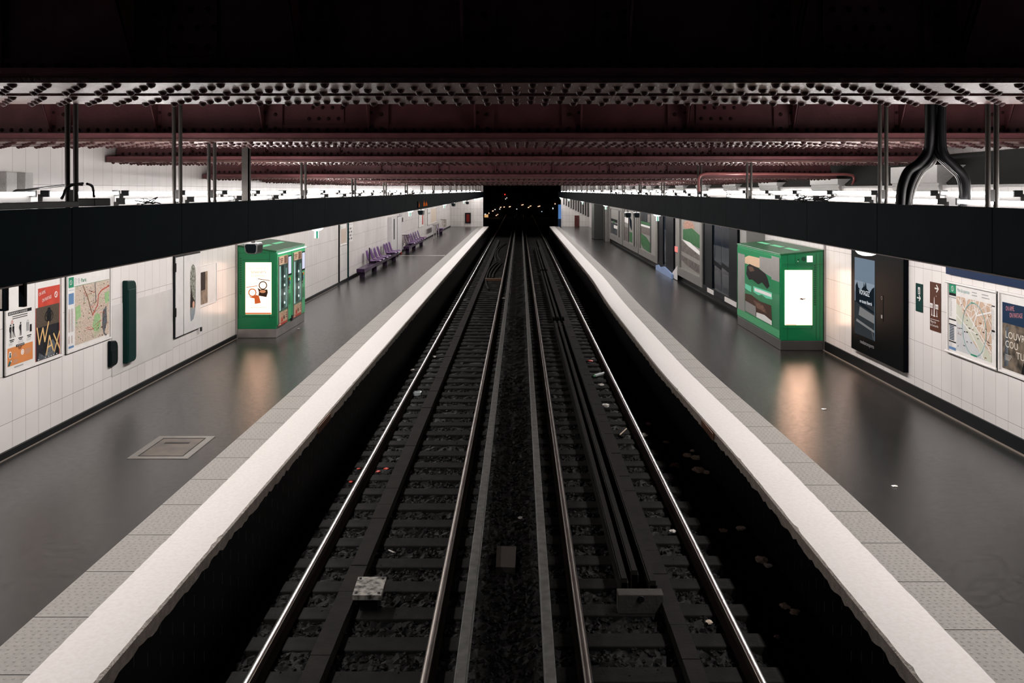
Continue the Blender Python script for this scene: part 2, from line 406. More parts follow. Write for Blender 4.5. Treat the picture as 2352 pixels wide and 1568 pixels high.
def platform(side):
    L = side == 'left'; sg = -1 if L else 1
    xi = lambda y: sg*2.83 if L else 2.68+rdx(y)          # track edge
    xw = lambda y: sg*3.32 if L else 3.175+rdx(y)         # white / tactile
    xt = lambda y: sg*3.745 if L else 3.575+rdx(y)        # tactile / asphalt
    wx = -6.5 if L else 7.3
    rd = random.Random(3 if L else 4)
    ys = strips(Y0, Y1)
    # asphalt
    b = MB()
    for a, c in zip(ys[::6], ys[6::6]+[ys[-1]]):
        if c <= a: continue
        b.add([(xt(a), a, 0), (wx, a, 0), (wx, c, 0), (xt(c), c, 0)], [(0, 1, 2, 3)])
    b.box(wx, sg*(2.92 if L else 3.14), Y0, Y1, -0.4, -0.05)
    struct('floor_'+side, b, MATS['asphalt'], f'dark grey asphalt floor of the {side} platform', 'floor')
    # tactile paving: slabs 0.8 m long with joints and studs
    b = MB(); off = 0.313 if L else 0.12
    y = Y0; joints = [off+0.8*k for k in range(2, 100) if Y0 < off+0.8*k < Y1]
    cuts = [Y0]+joints+[Y1]
    for a, c in zip(cuts, cuts[1:]):
        n = 6
        for k in range(n):
            p, q = a+(c-a)*k/n, a+(c-a)*(k+1)/n
            if k == n-1: q -= 0.010
            b.add([(xw(p), p, 0.004), (xt(p), p, 0.004), (xt(q), q, 0.004), (xw(q), q, 0.004)], [(0, 1, 2, 3)], 0)
        b.add([(xw(c), c-0.010, 0.001), (xt(c), c-0.010, 0.001), (xt(c), c, 0.001), (xw(c), c, 0.001)], [(0, 1, 2, 3)], 1)
    yy = 4.9; row = 0
    while yy < 24:
        if all(abs((yy-off) % 0.8-j) > 0.02 for j in (0, 0.8)):
            for k in range(7):
                x = xw(yy)+(xt(yy)-xw(yy))*(k+0.75+(0.0 if row % 2 else -0.25))/7.2
                b.dome((x, yy, 0.004), 0.0125, 0.005, (0, 0, 1), 6, 0)
        yy += 0.0533; row += 1
    # far slabs are ribbed lengthwise
    for k in range(7):
        a0, a1 = (k+0.3)/7.2, (k+0.75)/7.2
        pr = None
        for y in [24+1.5*i for i in range(37)]:
            if y > Y1: break
            cur = [(xw(y)+(xt(y)-xw(y))*a0, y), (xw(y)+(xt(y)-xw(y))*a1, y)]
            if pr:
                b.add([(*pr[0], 0.009), (*pr[1], 0.009), (*cur[1], 0.009), (*cur[0], 0.009)], [(0, 1, 2, 3)], 0)
            pr = cur
    struct('trim_1' if L else 'trim_2', b, [MATS['tactile'], MATS['tactile_joint']], f'grey studded tactile paving strip along the {side} platform', 'paving')
    # white nosing with a chipped edge and a ragged lower paint line
    b = MB(); prev = None
    for y in ys:
        chip = rd.uniform(0, 0.006)+(rd.uniform(0.0, 0.02) if rd.random() < 0.08 else 0)
        xo, xe, xf = xw(y)+rd.uniform(-0.003, 0.003), xi(y)+sg*(0.012+chip), xi(y)+sg*chip*0.4
        zb = -0.125+rd.uniform(-0.022, 0.022)
        cur = [(xo, y, 0.006), (xe, y, 0.006), (xf, y, -0.012-chip*0.6), (xf+sg*0.004, y, zb), (xf+sg*(0.06 if L else 0.50), y, zb+0.01)]
        if prev:
            for i in range(4):
                b.add([prev[i], prev[i+1], cur[i+1], cur[i]], [(0, 1, 2, 3)], 0 if i == 0 else 1)
        prev = cur
    struct('trim_3' if L else 'trim_4', b, [MATS['white_paint'], MATS['concrete_lip']], f'white painted nosing on the edge of the {side} platform', 'platform edge')
    # wall below the edge
    b = MB(); prev = None
    for y in ys[::6]+[ys[-1]]:
        x = xi(y)+sg*(0.035 if L else 0.42)
        cur = [(x, y, -0.02), (x, y, -1.25)]
        if prev: b.add([prev[0], prev[1], cur[1], cur[0]], [(0, 1, 2, 3)])
        prev = cur
    struct('wall_below_'+side, b, MATS['tile_black'], f'black tiled wall below the {side} platform edge', 'wall')
platform('left'); platform('right')

# white line across the left platform
b = MB().box(-6.1, -3.76, 43.85, 43.97, 0.0, 0.004)
tag(b.build('floor_marking', MATS['white_paint']), 'thin white line painted across the left platform floor beside the purple seats', 'floor marking')

# ================================================================= walls
b = MB().box(-WALL_X, -WALL_X-0.3, Y0, Y1+0.4, -0.05, 5.2)
struct('wall_left', b, MATS['tile_left'], 'white tiled wall behind the left platform', 'wall')
b = MB().box(RW_X, RW_X+0.3, Y0, Y1, -0.05, 3.335)
struct('wall_right', b, MATS['tile_right'], 'white tiled wall behind the near part of the right platform', 'wall')
b = MB().box(6.9, 7.2, Y0, Y1+0.4, 3.0, 5.2)
struct('wall_upper_right', b, MATS['tile_right'], 'white tiled upper wall set back above the right platform', 'wall')
b = MB().box(RW_X, 6.895, Y0, Y1, 3.336, 3.37)
struct('trim_5', b, MATS['corbel_white'], 'white ledge on top of the right platform wall', 'ledge')
b = MB().prism([(6.36, 3.37), (6.9, 3.37), (6.9, 3.86), (6.84, 3.86), (6.33, 3.40)], 'Y', Y0, Y1)
struct('trim_6', b, MATS['cove_dark'], 'dark sloping panel above the ledge of the right platform wall', 'panel')
b = MB().box(-WALL_X, -WALL_X+0.035, Y0, Y1, 0, 0.085).box(-WALL_X+0.035, -WALL_X+0.055, Y0, 30, 0.0, 0.006, 1)
struct('baseboard_left', b, [MATS['plinth_dark'], MATS['plinth_strip']], 'low black skirting along the foot of the left wall', 'skirting')
b = MB().box(RW_X, RW_X-0.03, Y0, 24.0, 0, 0.19).box(RW_X-0.03, RW_X-0.05, Y0, 24.0, 0, 0.015, 1)
struct('baseboard_right', b, [MATS['plinth_dark'], MATS['plinth_strip']], 'black plinth along the foot of the right wall', 'skirting')

# far end walls either side of the tunnel mouth
b = MB().box(-6.33, -3.34, Y1, Y1+0.4, 0, 5.0)
struct('wall_end_left', b, MATS['tile_end'], 'white tiled end wall closing the left platform', 'wall')
b = MB().box(3.76, 6.6, Y1, Y1+0.4, 0, 5.0)
struct('wall_end_right', b, MATS['tile_end'], 'pale end wall closing the right platform', 'wall')
# the dark tunnel beyond
b = MB()
b.box(-8.0, -7.6, Y1+0.4, 150, -1.4, 5.5).box(7.6, 8.0, Y1+0.4, 150, -1.4, 5.5)
b.box(-8.0, 8.0, Y1+0.4, 150, -1.5, -1.4).box(-8.0, -2.86, Y1+0.4, Y1+0.5, -1.4, 0).box(2.7, 8.0, Y1+0.4, Y1+0.5, -1.4, 0).box(-8.0, -6.3, Y1+0.4, Y1+0.5, -1.4, 5.4).box(6.5, 8.0, Y1+0.4, Y1+0.5, -1.4, 5.4)
b.box(-8.0, 8.0, 150, 150.4, -1.4, 5.5).box(-8, 8, Y1+0.4, 150, 5.0, 5.4)
struct('wall_tunnel', b, MATS['tunnel'], 'black walls and roof of the tunnel beyond the platforms', 'tunnel')

# lining wall of the shop fronts on the far part of the right platform
b = MB().box(5.80, 6.278, 22.3, 58.0, 0.20, 2.95).box(5.86, 6.278, 22.3, 58.0, 0, 0.20, 1)
struct('wall_shopfront', b, [pm('lining_grey', (0.20, 0.195, 0.185), rough=.5, spec=.15, noise=(1.5, .5)), MATS['plinth_dark']], 'pale lining wall carrying the dark and lit display cases', 'wall')
b = MB().box(4.95, 6.278, 58.2, 60.2, 0, 3.0)
struct('pillar_right', b, MATS['cove_dark'], 'grey square pier projecting near the far end of the right platform', 'pier', bevel=0.04)

# ================================================================= track bed
b = MB().box(-3.2, 3.2, Y0, 150, -1.45, -1.22)
struct('floor_trackbed', b, MATS['gutter'], 'black floor of the track trench between the platforms', 'track bed')

def ballast():
    b = MB(); rd = random.Random(11)
    for y0, y1, dx, dy in ((4.6, 14.0, 0.05, 0.05), (14.0, 30.0, 0.09, 0.12), (30.0, 82.0, 0.2, 0.5)):
        nx, ny = int(5.2/dx), int((y1-y0)/dy)
        vs = []
        for j in range(ny+1):
            for i in range(nx+1):
                x, y = -2.78+5.2*i/nx, y0+(y1-y0)*j/ny
                e = min(1, (x+2.78)/0.25, (2.34-x)/0.16)
                z = -1.225+0.165*max(0, e)**0.6+rd.uniform(-0.028, 0.028)*(1 if 0 < i < nx else 0)
                vs.append((x+rd.uniform(-.35, .35)*dx, y+(rd.uniform(-.35, .35)*dy if 0 < j < ny else 0), z))
        b.add(vs, [(j*(nx+1)+i, j*(nx+1)+i+1, (j+1)*(nx+1)+i+1, (j+1)*(nx+1)+i) for j in range(ny) for i in range(nx)])
    for i in range(15000):                      # single stones lying on the bed
        y = 5.0+15.0*rd.random()**1.6; x = rd.uniform(-2.75, 2.3); e = min(1, (x+2.78)/0.25, (2.34-x)/0.16)
        z = -1.225+0.165*max(0, e)**0.6+rd.uniform(-.005, .022); r = rd.uniform(.018, .038)
        a = rd.uniform(0, PI); ca, sa = math.cos(a), math.sin(a); vs = []
        for ox, oy, oz in ((1, 0, 0), (-1, 0, 0), (0, 1, 0), (0, -1, 0), (0, 0, 1), (0, 0, -1), (.6, .6, .6), (-.6, .5, .5)):
            k = r*rd.uniform(.7, 1.25); px_, py_ = ox*k*1.15, oy*k*.9; vs.append((x+px_*ca-py_*sa, y+px_*sa+py_*ca, z+oz*k*.75))
        b.add(vs, [(0, 6, 3), (0, 2, 6), (6, 2, 4), (6, 4, 3), (2, 7, 4), (2, 1, 7), (7, 1, 3), (7, 3, 4), (0, 3, 5), (0, 5, 2), (1, 2, 5), (1, 5, 3)])
    o = b.build('floor_ballast', MATS['ballast'], origin=(0, 0, 0))
    tag(o, 'dark stone ballast filling the track bed between the rails', 'ballast', kind='structure')
ballast()

XT = {'left': -1.563, 'right': 1.32}
def sleepers():
    for side, y0 in (('left', 8.163), ('right', 8.234)):
        k = -5; first = None
        while y0+0.6*k < 79:
            y = y0+0.6*k; k += 1
            if y < 5.2: continue
            if first is None:
                b = MB().box(XT[side]-1.02, XT[side]+1.02, y, y+0.25, -1.16, -1.02)
                first = b.build('railway_sleeper', MATS['sleeper'], bevel=0.012)
                tag(first, f'dark weathered sleeper crossing under the {side}-hand track', 'sleeper', f'sleepers of the {side} track')
                base = first.location.y-y
            else:
                c = first.copy(); COL.objects.link(c); c.location.y = y+base
sleepers()

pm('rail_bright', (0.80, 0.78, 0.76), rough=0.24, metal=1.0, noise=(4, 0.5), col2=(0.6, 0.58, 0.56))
def rail(x, label):
    zt = -0.85; p = [(-.034, zt-.016), (-.029, zt-.0075), (-.020, zt-.003), (-.008, zt-.0005), (.008, zt-.0005), (.020, zt-.003), (.029, zt-.0075), (.034, zt-.016), (.034, zt-.038), (.009, zt-.055), (.009, zt-.145), (.065, zt-.158), (.065, zt-.17),
                     (-.065, zt-.17), (-.065, zt-.158), (-.009, zt-.145), (-.009, zt-.055), (-.034, zt-.038)]
    b = MB(); n = len(p); ya, yb = 3.5, 149.5
    vs = [(x+q[0], ya, q[1]) for q in p]+[(x+q[0], yb, q[1]) for q in p]
    b.add(vs, [(i, i+1, n+i+1, n+i) for i in range(7)], 1, True)
    for i in range(7, n):
        b.add([vs[i], vs[(i+1) % n], vs[n+(i+1) % n], vs[n+i]], [(0, 1, 2, 3)], 0)
    b.add(vs[:n], [tuple(range(n))], 0)
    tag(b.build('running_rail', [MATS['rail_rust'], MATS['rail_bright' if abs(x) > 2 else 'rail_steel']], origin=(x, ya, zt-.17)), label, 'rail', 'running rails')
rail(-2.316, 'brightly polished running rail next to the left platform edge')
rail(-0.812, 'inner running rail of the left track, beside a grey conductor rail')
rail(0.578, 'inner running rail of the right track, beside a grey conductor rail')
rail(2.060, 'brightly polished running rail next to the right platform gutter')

def conductor(x, label):
    t = thing('conductor_rail', label, 'conductor rail', (x, 3.5, -1.07), 'conductor rails')
    zt = -0.72
    b = MB().prism([(x-.046, zt-.05), (x-.046, zt-.004), (x-.038, zt), (x+.038, zt), (x+.046, zt-.004), (x+.046, zt-.05), (x+.012, zt-.07), (x+.012, zt-.13), (x+.05, zt-.15), (x-.05, zt-.15), (x-.012, zt-.13), (x-.012, zt-.07)], 'Y', 3.5, 149.5)
    b.build('rail_bar', MATS['conductor'], t)
    y = 6.3
    while y < 60:
        m = MB(); m.lathe((x, y, -1.1), [(0.13, 0), (0.12, 0.06), (0.06, 0.12), (0.05, 0.235)], 8)
        m.build('insulator', MATS['black_iron'], t)
        y += 3.0
conductor(-0.495, 'grey conductor rail right of the left track')
conductor(0.255, 'grey conductor rail left of the right track')

def plank_run(x, w, y0, y1, label, step, zt, far):
    """cable cover laid along a track: separate boards"""
    t = thing('cable_cover', label, 'cable cover', (x, y0, -1.02), 'cable covers')
    y = y0; rd = random.Random(int(abs(x)*100)); k = 0
    while y < y1:
        e = min(y1, y+step*rd.choice((0.8, 1.0, 1.0, 1.25)))
        if y > far: e = min(y1, y+6)
        MB().box(x-w/2+rd.uniform(-.006, .006), x+w/2, y, e-0.008, -1.02, zt+rd.uniform(-.006, .004)).build('board', MATS['plank'], t)
        y = e; k += 1
plank_run(-1.80, 0.185, 5.0, 74.0, 'long dark plank cable cover along the middle of the left track', 0.62, -0.90, 30)
plank_run(1.53, 0.165, 5.0, 74.0, 'long dark plank cable cover beside the conduits of the right track', 0.62, -0.90, 30)

# conduits in the right track and the block they end at
names = ['left one', 'middle one', 'right one']
for si, (ya, yb, where) in enumerate(((9.15, 27.4, 'nearest run'), (28.3, 44.4, 'second run'), (45.4, 62.8, 'farthest run'))):
    for i, x in enumerate((1.105, 1.24, 1.40)):
        yy = ya+(0.06 if i == 0 else (0.25 if i == 1 else 0)) if si == 0 else ya
        b = MB().box(x-.03, x+.03, yy, yb, -0.86, -0.81).box(x-.045, x-.03, yy, yb, -1.02, -0.82).box(x+.03, x+.045, yy, yb, -1.02, -0.86)
        tag(b.build('cable_conduit', MATS['plank']), f'dark straight cable conduit in the right track, {where}, {names[i]} of three', 'conduit', 'cable conduits in the right track')
t = thing('anchor_block', 'grey block across the near end of the conduits in the right track', 'block', (1.24, 8.93, -1.02))
MB().box(1.0, 1.465, 8.86, 9.01, -1.02, -0.825).build('block_body', pm('block_grey', (0.085, 0.078, 0.068), rough=0.8, noise=(12, 0.7), bump=(30, .3)), t, bevel=0.008)
MB().cyl((1.235, 8.862, -0.86), (1.235, 8.835, -0.86), 0.03, 10).build('bolt', MATS['black_iron'], t)

# battered plate on its pedestal in the left track
t = thing('track_box', 'scuffed white square plate on a pedestal in the left track', 'track box', (-1.55, 9.02, -1.02))
b = MB()
p = [fl(809, 1366.5, -0.80), fl(876, 1366.5, -0.80), fl(888.3, 1324, -0.80), fl(822.7, 1324, -0.80)]
b.add([*p, *[q-Vector((0, 0, .05)) for q in p]], [(0,1,2,3),(7,6,5,4),(0,4,5,1),(1,5,6,2),(2,6,7,3),(3,7,4,0)])
b.build('plate', pm('scuffed', (0.42, 0.40, 0.36), rough=0.6, noise=(14, 1.0), col2=(0.03, 0.028, 0.025), bump=(40, .4)), t)
b = MB()
for c in p:
    q = c+(sum(p, Vector())/4-c)*0.22
    b.cyl(q, q+Vector((0, 0, .008)), 0.014, 8)
b.build('screws', MATS['black_iron'], t)
MB().box(-1.64, -1.46, 8.93, 9.12, -1.02, -0.85).build('pedestal', MATS['black_iron'], t)

# concrete slab between the conductor rails
b = MB(); p = [fl(1139, 1301, -0.98), fl(1183, 1303, -0.98), fl(1186, 1255, -0.98), fl(1141, 1253, -0.98)]
b.add([*p, *[q-Vector((0, 0, .14)) for q in p]], [(0,1,2,3),(7,6,5,4),(0,4,5,1),(1,5,6,2),(2,6,7,3),(3,7,4,0)])
tag(b.build('paving_slab', pm('slab_brown', (0.085, 0.072, 0.062), rough=0.85, noise=(20, .4), bump=(60, .2))), 'brown square slab lying on the ballast between the two conductor rails', 'slab')

# curved conduits and the wooden block further up the left track
cur = [[(1122, 664.7), (1116.6, 650), (1116, 635), (1124, 618), (1136, 606), (1150, 600)],
       [(1125, 638), (1126, 628), (1136.5, 612), (1151, 601)],
       [(1132, 638), (1134, 628), (1143, 615), (1151.5, 604)],
       [(1140, 601), (1137, 588), (1141, 571), (1158, 559)],
       [(1150, 599), (1143, 588), (1143, 577), (1152, 566), (1162.6, 559)]]
lab = ['outermost, bending left the longest', 'middle, ending at the wooden block', 'innermost, ending at the wooden block', 'beyond the kink, outer', 'beyond the kink, inner']
for q, l in zip(cur, lab):
    b = MB().sweep([fl(x, y, -0.98)+Vector((max(0, -1.64-fl(x, y, -0.98).x), 0, 0.005)) for x, y in q], 0.045, 6)
    tag(b.build('curved_conduit', MATS['plank']), f'curved cable conduit on the left track sleepers, {l}', 'conduit', 'curved conduits in the left track')
c = fl(1134, 645, -1.02)
tag(MB().box(c.x-.42, c.x+.42, c.y-.12, c.y+.14, -1.02, -0.90).build('timber_block', pm('timber', (0.15, 0.085, 0.05), rough=.7, noise=(6, .5)), bevel=0.01), 'brown timber block at the end of the curved conduits', 'block')

# ================================================================= ceiling girders
ZT = [(5.2, .642), (9.2, .515), (13.26, .428), (17.3, .229), (21.3, .20), (25.3, .187), (33, .20), (45, .27), (79, .47)]
def beam_z(d):
    for (a, za), (c, zc) in zip(ZT, ZT[1:]):
        if d <= c: return CZ+za+(zc-za)*max(0, (d-a))/(c-a)
    return CZ+ZT[-1][1]
BEAMS = [5.2+4.035*k for k in range(19)]
BEAMS[1], BEAMS[2] = 9.2, 13.26
ORD = ['first', 'second', 'third', 'fourth', 'fifth', 'sixth', 'seventh', 'eighth', 'ninth', 'tenth', 'eleventh', 'twelfth', 'thirteenth',
       'fourteenth', 'fifteenth', 'sixteenth', 'seventeenth', 'eighteenth', 'nineteenth', 'twentieth']
DECK = CZ+1.62
def girder(k, d0):
    z = beam_z(d0); xe = 6.3; w = 0.56 if k == 0 else 0.5; gap = 0.16 if k == 0 else 0.12
    t = thing('ceiling_girder', f'dark red riveted steel girder across the ceiling, {ORD[k]} from the camera', 'girder', (0, d0+0.6, z), 'ceiling girders')
    d1 = d0+2*w+gap
    # bottom flange: two plate stacks with rivet heads
    b = MB()
    for a in (d0, d0+w+gap):
        b.box(-xe, xe, a, a+w, z, z+0.03, 1).box(-xe, xe, a+(0.012 if a == d0 else 0), a+w-(0.012 if a != d0 else 0), z+0.03, z+0.06, 0).box(-xe, xe, a, a+w, z+0.06, z+0.09, 0)
    b.box(-xe, xe, d0+0.3, d1-0.3, z+0.09, z+0.10, 0)
    if k < 8:
        pit = 0.21 if k < 4 else 0.3
        for a in (d0, d0+w+gap):
            for r, fr in enumerate((0.12, 0.37, 0.63, 0.88)):
                x = -xe+0.08+(pit/2 if r % 2 else 0)
                while x < xe-0.05:
                    b.dome((x, a+w*fr, z), 0.030, 0.028, (0, 0, -1), 6 if k < 3 else 5, 2); x += pit
    b.build('bottom_flange', [MATS['girder'], MATS['girder_under'], MATS['rivet']], t)
    # webs with the angle along their foot
    b = MB(); wf = d0+0.36; wb = d1-0.36
    b.box(-xe, xe, wf, wf+0.02, z+0.09, DECK).box(-xe, xe, wb-0.02, wb, z+0.09, DECK)
    b.box(-xe, xe, wf-0.02, wf, z+0.09, z+0.20).box(-xe, xe, wb, wb+0.02, z+0.09, z+0.20)
    if k < 7:
        x = -xe+0.1
        while x < xe:
            b.dome((x, wf-0.02, z+0.145), 0.024, 0.018, (0, -1, 0), 6, 1); x += 0.105 if k < 4 else 0.15
        for cx in (-2.15, 2.15):            # splice plates
            b.box(cx-.22, cx+.22, wf-0.015, wf, z+0.22, z+0.62)
            for i in range(4):
                for j in range(3): b.dome((cx-.16+.107*i+(.04 if j % 2 else 0), wf-0.015, z+0.27+.12*j), 0.022, 0.017, (0, -1, 0), 6, 1)
    b.build('web', [MATS['girder'], MATS['rivet']], t)
    # stiffeners: bracket plate and riveted angle
    x0, ps = (-0.36, 1.047) if k == 0 else (-0.49, 1.16)
    one = MB()
    for n in range(-6, 7):
        x = x0+ps*n
        if abs(x) > xe-0.1: continue
        b = MB() if k < 6 else one
        b.prism([(wf-0.02, z+0.20), (wf-0.02, DECK), (wf-0.62, DECK), (wf-0.60, z+1.15), (wf-0.04, z+0.12)], 'X', x-0.008, x+0.008)
        s = 1 if x < 0 else -1
        b.box(x, x+s*0.05, wf-0.035, wf-0.02, z+0.2, DECK).box(x+s*0.05, x+s*0.21, wf-0.028, wf, z+0.10, DECK)
        if k < 5:
            zz = z+0.16
            while zz < DECK-0.05:
                b.dome((x+s*0.135, wf-0.028, zz), 0.023, 0.018, (0, -1, 0), 6, 1)
                b.dome((x+s*0.03, wf-0.035, zz+0.02), 0.019, 0.015, (0, -1, 0), 6, 1); zz += 0.155
        if k < 6: b.build('stiffener', [MATS['girder'], MATS['rivet']], t)
    if k >= 6: one.build('stiffeners', [MATS['girder'], MATS['rivet']], t)
for k, d0 in enumerate(BEAMS): girder(k, d0)
b = MB().box(-7.0, 7.4, Y0-2, Y1+1, DECK, DECK+0.2)
struct('ceiling', b, MATS['deck'], 'black deck between and above the ceiling girders', 'ceiling')

# corbels under the right-hand girder ends, concrete corbels at the left
for k, d0 in enumerate(BEAMS):
    if k < 2: continue
    y0, y1 = d0-0.32, d0+1.30; zb = CZ-0.02; zt = beam_z(d0)-0.005
    zt = min(zt, CZ+0.38)
    b = MB().prism([(6.20, zt), (6.20, zb+0.14), (6.23, zb+0.12), (6.215, zb+0.08), (6.235, zb+0.03), (6.277, zb), (6.277, 3.372), (6.895, 3.372), (6.895, zt)], 'Y', y0, y1)
    c = b.build('corbel', MATS['corbel_white'])
    tag(c, f'white corbel block under the right-hand end of the {ORD[k]} girder', 'corbel', 'corbels above the right platform')
for i, (ya, yb, l) in enumerate(((10.54, 10.76, 'nearer'), (10.94, 11.12, 'farther'))):
    b = MB().box(-6.329, -6.21, ya, yb, CZ-0.02, CZ+0.225)
    tag(b.build('concrete_bracket', MATS['corbel_white'], bevel=0.01), f'pale block bracket on the upper left wall, {l} of two', 'bracket', 'brackets on the upper left wall')
# ================================================================= lighting canopies: fascia, tubes, hangers
em('tube_glow', TUBE_COLOR, TUBE_POWER)
em('dome_glow', (0.92, 1.0, 0.97), 3.2)
FX = {'left': -3.25, 'right': 3.45}
FZ0, FZ1 = CZ-0.607, CZ-0.125
def canopy(side):
    sg = -1 if side == 'left' else 1; X = FX[side]
    t = thing('light_canopy', f'long dark panelled canopy hanging over the {side} platform and hiding its lamps', 'canopy', (X, 4.3, FZ0))
    y = 4.27 if side == 'left' else 4.31
    while y < 78.6:
        e = min(y+2.05, 78.9)
        MB().box(X, X+sg*0.03, y+0.004, e-0.004, FZ0, FZ1).build('fascia_panel', MATS['fascia' if side == 'left' else 'fascia_right'], t, bevel=0.003)
        y += 2.05
    MB().box(X-sg*0.004, X+sg*0.05, 4.2, 78.9, FZ0-0.012, FZ0-0.002).build('edge_strip', pm('edge_strip', (0.20, 0.17, 0.155), rough=.5), t)
    MB().box(X+sg*0.03, X+sg*0.10, 4.2, 78.9, FZ1-0.055, FZ1-0.005).build('top_rail', MATS['dark_steel'], t)
    b = MB(); b.box(X+sg*0.255, X+sg*0.295, 4.2, 78.9, FZ1-0.075, FZ1-0.05).box(X+sg*0.795, X+sg*0.835, 4.2, 78.9, FZ1-0.075, FZ1-0.05)
    b.build('lamp_rails', MATS['dark_steel'], t)
    b = MB(); y = 4.5
    while y < 78.5: b.box(X+sg*0.03, X+sg*3.0, y, y+0.035, FZ1-0.11, FZ1-0.075); y += 4.035
    b.build('cross_arms', MATS['dark_steel'], t)
canopy('left'); canopy('right')

def tubes():
    rd = random.Random(21)
    for side in ('left', 'right'):
        sg = -1 if side == 'left' else 1
        for row, off, z, y in (('front', 0.225, CZ-0.095, 6.0), ('back', 0.765, CZ-0.028, 5.9)):
            X = FX[side]+sg*off; first = far1 = None; grp = f'fluorescent tubes in the {row} row above the {side} canopy'
            lab = f'glowing white fluorescent tube in the {row} row on top of the {side} canopy'
            zb = FZ1-0.05
            while y < 77:
                skip = rd.random() < 0.10
                if side == 'left' and row == 'front' and y < 6.6: skip = True
                if not skip:
                    if first is None:
                        t = thing('fluorescent_tube', lab, 'lamp', (X, y, zb), grp)
                        MB().cyl((X, y, z), (X, y+1.28, z), 0.0145, 8, caps=False).build('tube', MATS['tube_glow'], t)
                        for e in (y-0.02, y+1.28): MB().box(X-sg*.022, X+sg*.05, e, e+.02, z-.028, z+.028).build('socket', MATS['black_iron'], t)
                        MB().box(X+sg*.03, X+sg*.07, y-.02, y+1.30, zb, z-0.005).build('batten', MATS['dark_steel'], t)
                        first = t
                    elif y < 36:
                        c = copy_tree(first); c.location.y = y
                    else:
                        if far1 is None:
                            b = MB().cyl((X, y, z), (X, y+1.28, z), 0.0145, 8, caps=False).box(X+sg*.03, X+sg*.07, y-.02, y+1.30, zb, z-0.005, 1)
                            far1 = b.build('fluorescent_tube', [MATS['tube_glow'], MATS['dark_steel']], origin=(X, y, zb)); tag(far1, lab, 'lamp', grp)
                        else:
                            c = far1.copy(); COL.objects.link(c); c.location.y = y
                y += 1.62 if row == 'front' else 1.50
tubes()

# pairs of hanger rods from the girders to the canopies
def hanger(side, k, d, top, label, style='rods'):
    sg = -1 if side == 'left' else 1; X = FX[side]+sg*0.075
    t = thing('canopy_hanger', label, 'hanger', (X, d, FZ1-0.03), f'hangers of the {side} canopy')
    m = MATS['rod_steel']
    if style == 'bar':
        MB().box(X-.045, X+.045, d, d+0.012, FZ1-0.03, top).box(X+.03, X+.045, d, d+.07, FZ1-0.03, top).build('hanger_bar', m, t)
    else:
        for s in (-1, 1):
            MB().cyl((X+s*0.031, d, FZ1-0.03), (X+s*0.031, d, top), 0.019, 10).build('rod', m, t)
        MB().box(X-.03, X+.03, d-0.012, d+0.012, FZ1+0.04, FZ1+0.13).build('spacer', MATS['dark_steel'], t)
for side in ('left', 'right'):
    hanger(side, 0, 6.46 if side == 'left' else 6.5, beam_z(5.2)+0.003, f'nearest pair of steel hanger rods holding the {side} canopy')
    hanger(side, 1, 8.45, DECK+0.003, f'steel hanger rod pair of the {side} canopy rising between the first and second girders')
    if side == 'left':
        hanger(side, 2, 9.4, beam_z(9.2)+0.003, 'dark leaning-looking hanger rod pair under the second girder above the left canopy')
        hanger(side, 3, 10.55, DECK+0.003, 'flat pale hanger bar of the left canopy beyond the second girder', 'bar')
    for k in range(2, len(BEAMS)):
        d = BEAMS[k]+0.12
        if d > 77.5: continue
        if side == 'right' and k == 3: d -= 0.35
        hanger(side, k+2, d, (beam_z(BEAMS[k]) if not (side == 'right' and k == 3) else DECK)+0.003, f'hanger rod pair of the {side} canopy under the {ORD[k]} girder')

# dome lamps with small exit signs below, under both canopies
def dome_lamp(side, d, label, sign=True):
    sg = -1 if side == 'left' else 1; X = FX[side]+sg*0.16; z = FZ0-0.012
    t = thing('dome_lamp', label, 'lamp', (X, d, z), f'dome lamps under the {side} canopy')
    MB().lathe((X, d, z), [(0.0, -0.062), (0.05, -0.058), (0.09, -0.042), (0.115, -0.012), (0.118, 0)], 20).build('dome', MATS['dome_glow'], t)
    MB().lathe((X, d, z), [(0.126, -0.004), (0.126, 0.012), (0.0, 0.012)], 20).build('lamp_base', pm('lamp_base', (0.5, 0.5, 0.48), rough=.5), t)
    MB().box(X-.02, X+.02, d-.02, d+.02, z+0.01, FZ1-0.075).build('stem', MATS['dark_steel'], t)
    if sign:
        b = MB().box(X-.042, X+.036, d+.02, d+.032, z-.185, z-.045).box(X-.042, X-.008, d+.018, d+.02, z-.185, z-.045, 2)
        b.box(X-.008, X+.020, d+.018, d+.02, z-.185, z-.045, 1).box(X+.020, X+.036, d+.018, d+.02, z-.185, z-.045, 2)
        b.build('exit_sign', [MATS['dark_steel'], em('exit_green', (0.05, 0.62, 0.36), 0.55), em('exit_white', (0.9, 1, 0.95), 1.3)], t)
for i, d in enumerate((14.6, 27.0, 39.3, 53.0, 66.0, 77.0)):
    dome_lamp('left', d, f'white dome lamp with an exit sign under the left canopy, {ORD[i]} from the camera')
for i, d in enumerate((9.05, 22.8, 36.5, 50.0, 64.0, 77.0)):
    dome_lamp('right', d, f'white dome lamp under the right canopy, {ORD[i]} from the camera', sign=i > 0)

